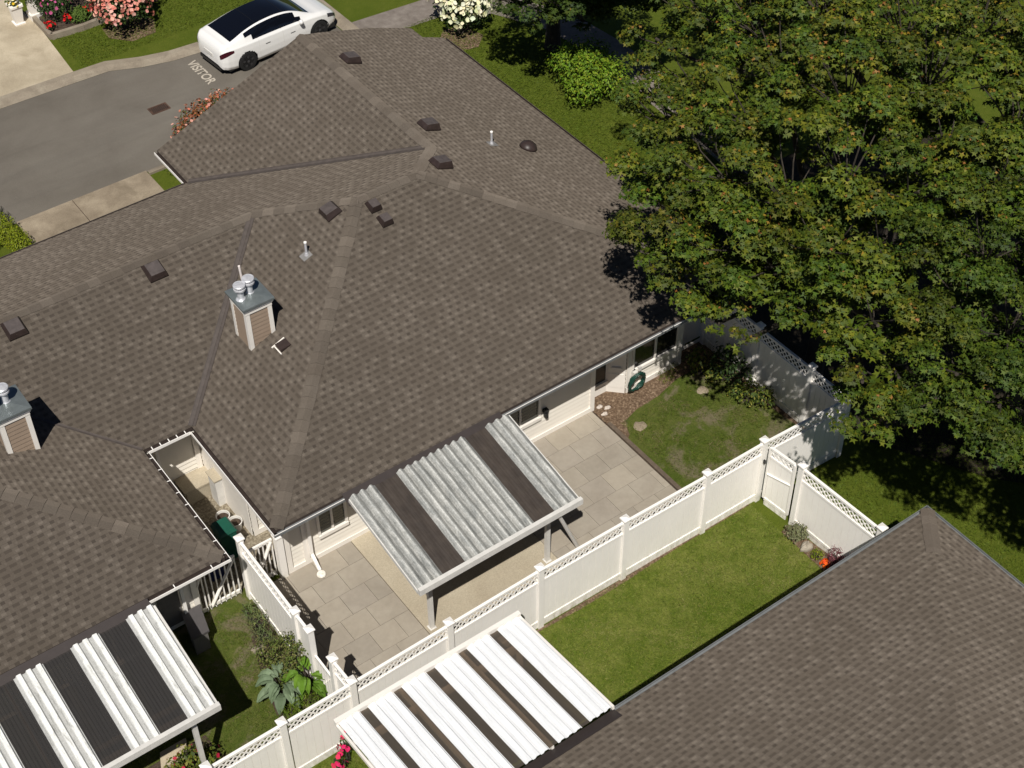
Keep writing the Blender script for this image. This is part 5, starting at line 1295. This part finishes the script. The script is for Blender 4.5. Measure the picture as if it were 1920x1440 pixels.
    def weld(ob, sm=True):
        import bmesh
        bm = bmesh.new(); bm.from_mesh(ob.data); bmesh.ops.remove_doubles(bm, verts=bm.verts, dist=.0004); bmesh.ops.recalc_face_normals(bm, faces=bm.faces); bm.to_mesh(ob.data); bm.free()
        if sm: ob.data.shade_smooth()
    body = mbs['body'].build('body', 'car_paint', t); weld(body)
    g_ = mbs['roof'].build('glass_roof', 'car_glass', t); weld(g_)
    for s in (1, -1):
        g_ = side[s].build('side_windows', 'car_glass', t); weld(g_)
        for x in (1.42, 2.35):                    # pillars
            i = int(np.argmin(abs(xs_-x))); q = MB(); a, b_ = P[i, 6], P[i, 8]
            q.bar((X0+x-.02, YC+s*(a[0]+.004), a[1]), (X0+x+.04, YC+s*(b_[0]+.004), b_[1]), .035, .01, (0, s, 0)); q.build('pillar', 'black_trim', g_)
    q = MB(); q.box(X0+.25, X0+4.5, YC-.80, YC+.80, .17, .30); q.build('underbody', 'black_rubber', t)
    for a in wx:
        for s in (1, -1):
            c = (X0+a, YC+s*(W2-.115), .34)
            q = MB(); q.lathe([(.25, -.105), (.325, -.10), (.34, -.07), (.34, .07), (.325, .10), (.25, .105)], c, 32, (0, 1, 0)); tw = q.build('wheel', 'black_rubber', t, smooth=False)
            q = MB(); cc = Vector(c)+Vector((0, s*.085, 0)); q.lathe([(.235, -.02), (.245, 0), (.235, .024), (.21, .022), (.205, 0)], cc, 32, (0, 1, 0)); q.lathe([(.04, 0), (.05, .02*s), (.02, .03*s)], cc, 12, (0, 1, 0))
            for k_ in range(5):
                an = 2*math.pi*k_/5+.3; d = Vector((math.cos(an), 0, math.sin(an)))
                for off in (-.12, .12):
                    d2 = Vector((math.cos(an+off), 0, math.sin(an+off))); q.bar(cc+d*.03+Vector((0, s*.012, 0)), cc+d2*.215+Vector((0, s*.016, 0)), .022, .012, (0, 1, 0))
            q.build('rim', 'alloy', tw)
            q = MB(); arc = [Vector((X0+a+.378*math.cos(u_), YC+s*(W2-.022), .34+.378*math.sin(u_))) for u_ in np.linspace(-.12, math.pi+.12, 26)]
            q.tube(arc, .012, 6); q.build('wheel_arch', 'black_trim', body)
            q = MB(); q.lathe([(.37, -.05), (.372, .05)], (c[0], YC+s*(W2-.34), .34), 28, (0, 1, 0)); q.build('wheel_well', 'black_rubber', body)
    for s in (1, -1):                             # lamps, mirrors, handles
        def patch(name, mat, xa, xb, ja, jb, o_=.006, shrink=0):
            q = MB(); ia, ib = int(np.argmin(abs(xs_-xa))), int(np.argmin(abs(xs_-xb)))
            for i in range(ia, ib):
                u_ = (i-ia)/max(1, ib-ia); h_ = 1-shrink*u_
                def pp(i_, f):
                    j = min(int(f), nP-2); r_ = f-j; v = P[i_, j]*(1-r_)+P[i_, j+1]*r_
                    return (X0+xs_[i_]-(o_ if xa < 1 else -o_), YC+s*(v[0]+o_), v[1]+o_*.5)
                jm = (ja+jb)/2; hw = (jb-ja)/2
                n = 4
                for k_ in range(n):
                    fa, fb = jm-hw*h_+2*hw*h_*k_/n, jm-hw*h_+2*hw*h_*(k_+1)/n
                    q.face([pp(i, fa), pp(i+1, fa), pp(i+1, fb), pp(i, fb)])
            return q.build(name, mat, t)
        patch('tail_lamp', 'lamp_red', .02, .46, 2.9, 4.4, .007, .75)
        patch('headlight', 'lamp_clear', 4.18, 4.56, 3.2, 4.9, .007, -.1)
        q = MB(); q.lathe([(.03, -.06), (.075, -.045), (.085, 0), (.075, .05), (.03, .065)], (X0+3.05, YC+s*1.0, 1.0), 12, (1, 0, 0)); mo = q.build('wing_mirror', 'car_paint', t, smooth=True)
        q = MB(); q.bar((X0+3.07, YC+s*.86, .955), (X0+3.06, YC+s*.95, .975), .05, .03); q.build('mirror_arm', 'black_trim', mo)
        for x in (1.75, 2.75):
            i = int(np.argmin(abs(xs_-x))); v = P[i, 3]; q = MB(); q.bar((X0+x-.09, YC+s*(v[0]+.003), v[1]-.03), (X0+x+.09, YC+s*(v[0]+.003), v[1]-.03), .012, .022, (0, 0, 1)); q.build('door_handle', 'alloy', t)
        for x in (1.42, 2.37, 3.25):
            q = MB(); i = int(np.argmin(abs(xs_-x)))
            for j in range(1, 5): a, b_ = P[i, j], P[i, j+1]; q.bar((X0+x, YC+s*(a[0]+.0005), a[1]), (X0+x, YC+s*(b_[0]+.0005), b_[1]), .008, .002, (0, s, 0))
            q.build('door_seam', 'frame_grey', body)
    q = MB(); q.box(X0-.015, X0+.02, YC-.26, YC+.26, .60, .72); q.build('number_plate', 'frame_grey', t)
    q = MB(); q.box(X0+.02, X0+.10, YC-.62, YC+.62, .22, .33); q.build('rear_diffuser', 'black_trim', t)
    i = int(np.argmin(abs(xs_-2.2)))
    q = MB()
    for x in (1.55, 2.62):
        i = int(np.argmin(abs(xs_-x))); ring = [Vector((X0+xs_[i], YC+s_*P[i, j, 0], P[i, j, 1]+.001)) for s_, js in ((-1, range(9, nP)), (1, reversed(range(9, nP-1)))) for j in js]
        q = MB(); q.tube(ring, .006, 5); q.build('roof_seam', 'black_trim', t)
    t.location = (18.12, 37.71, 0); t.rotation_euler = (0, 0, math.radians(4.6)); t.scale = (.90, .90, .90)
    return t
build_car()

# ------------------------------------------------------------ groups of look-alike neighbours
GROUPS = {'fence': 'white vinyl yard fences', 'gate': 'white yard gates', 'patio_cover': 'ribbed patio covers', 'stepping_stone': 'flat stepping stones', 'rubble': 'rubble at the wall corner',
          'geranium': 'red flowers in the walled bed', 'wheelie_bin': 'bins in the side passage', 'garden_tub': 'tubs in the side passage', 'house': 'brown-roofed houses', 'tree': 'leafy trees round the yards',
          'rose_bush': 'rose bushes at the lower left', 'broad_leaf_plant': 'broad-leaved plants by the side fence'}
for o in list(bpy.data.objects):
    k_ = o.name.split('.')[0]
    if o.parent is None and 'label' in o and k_ in GROUPS: o['group'] = GROUPS[k_]
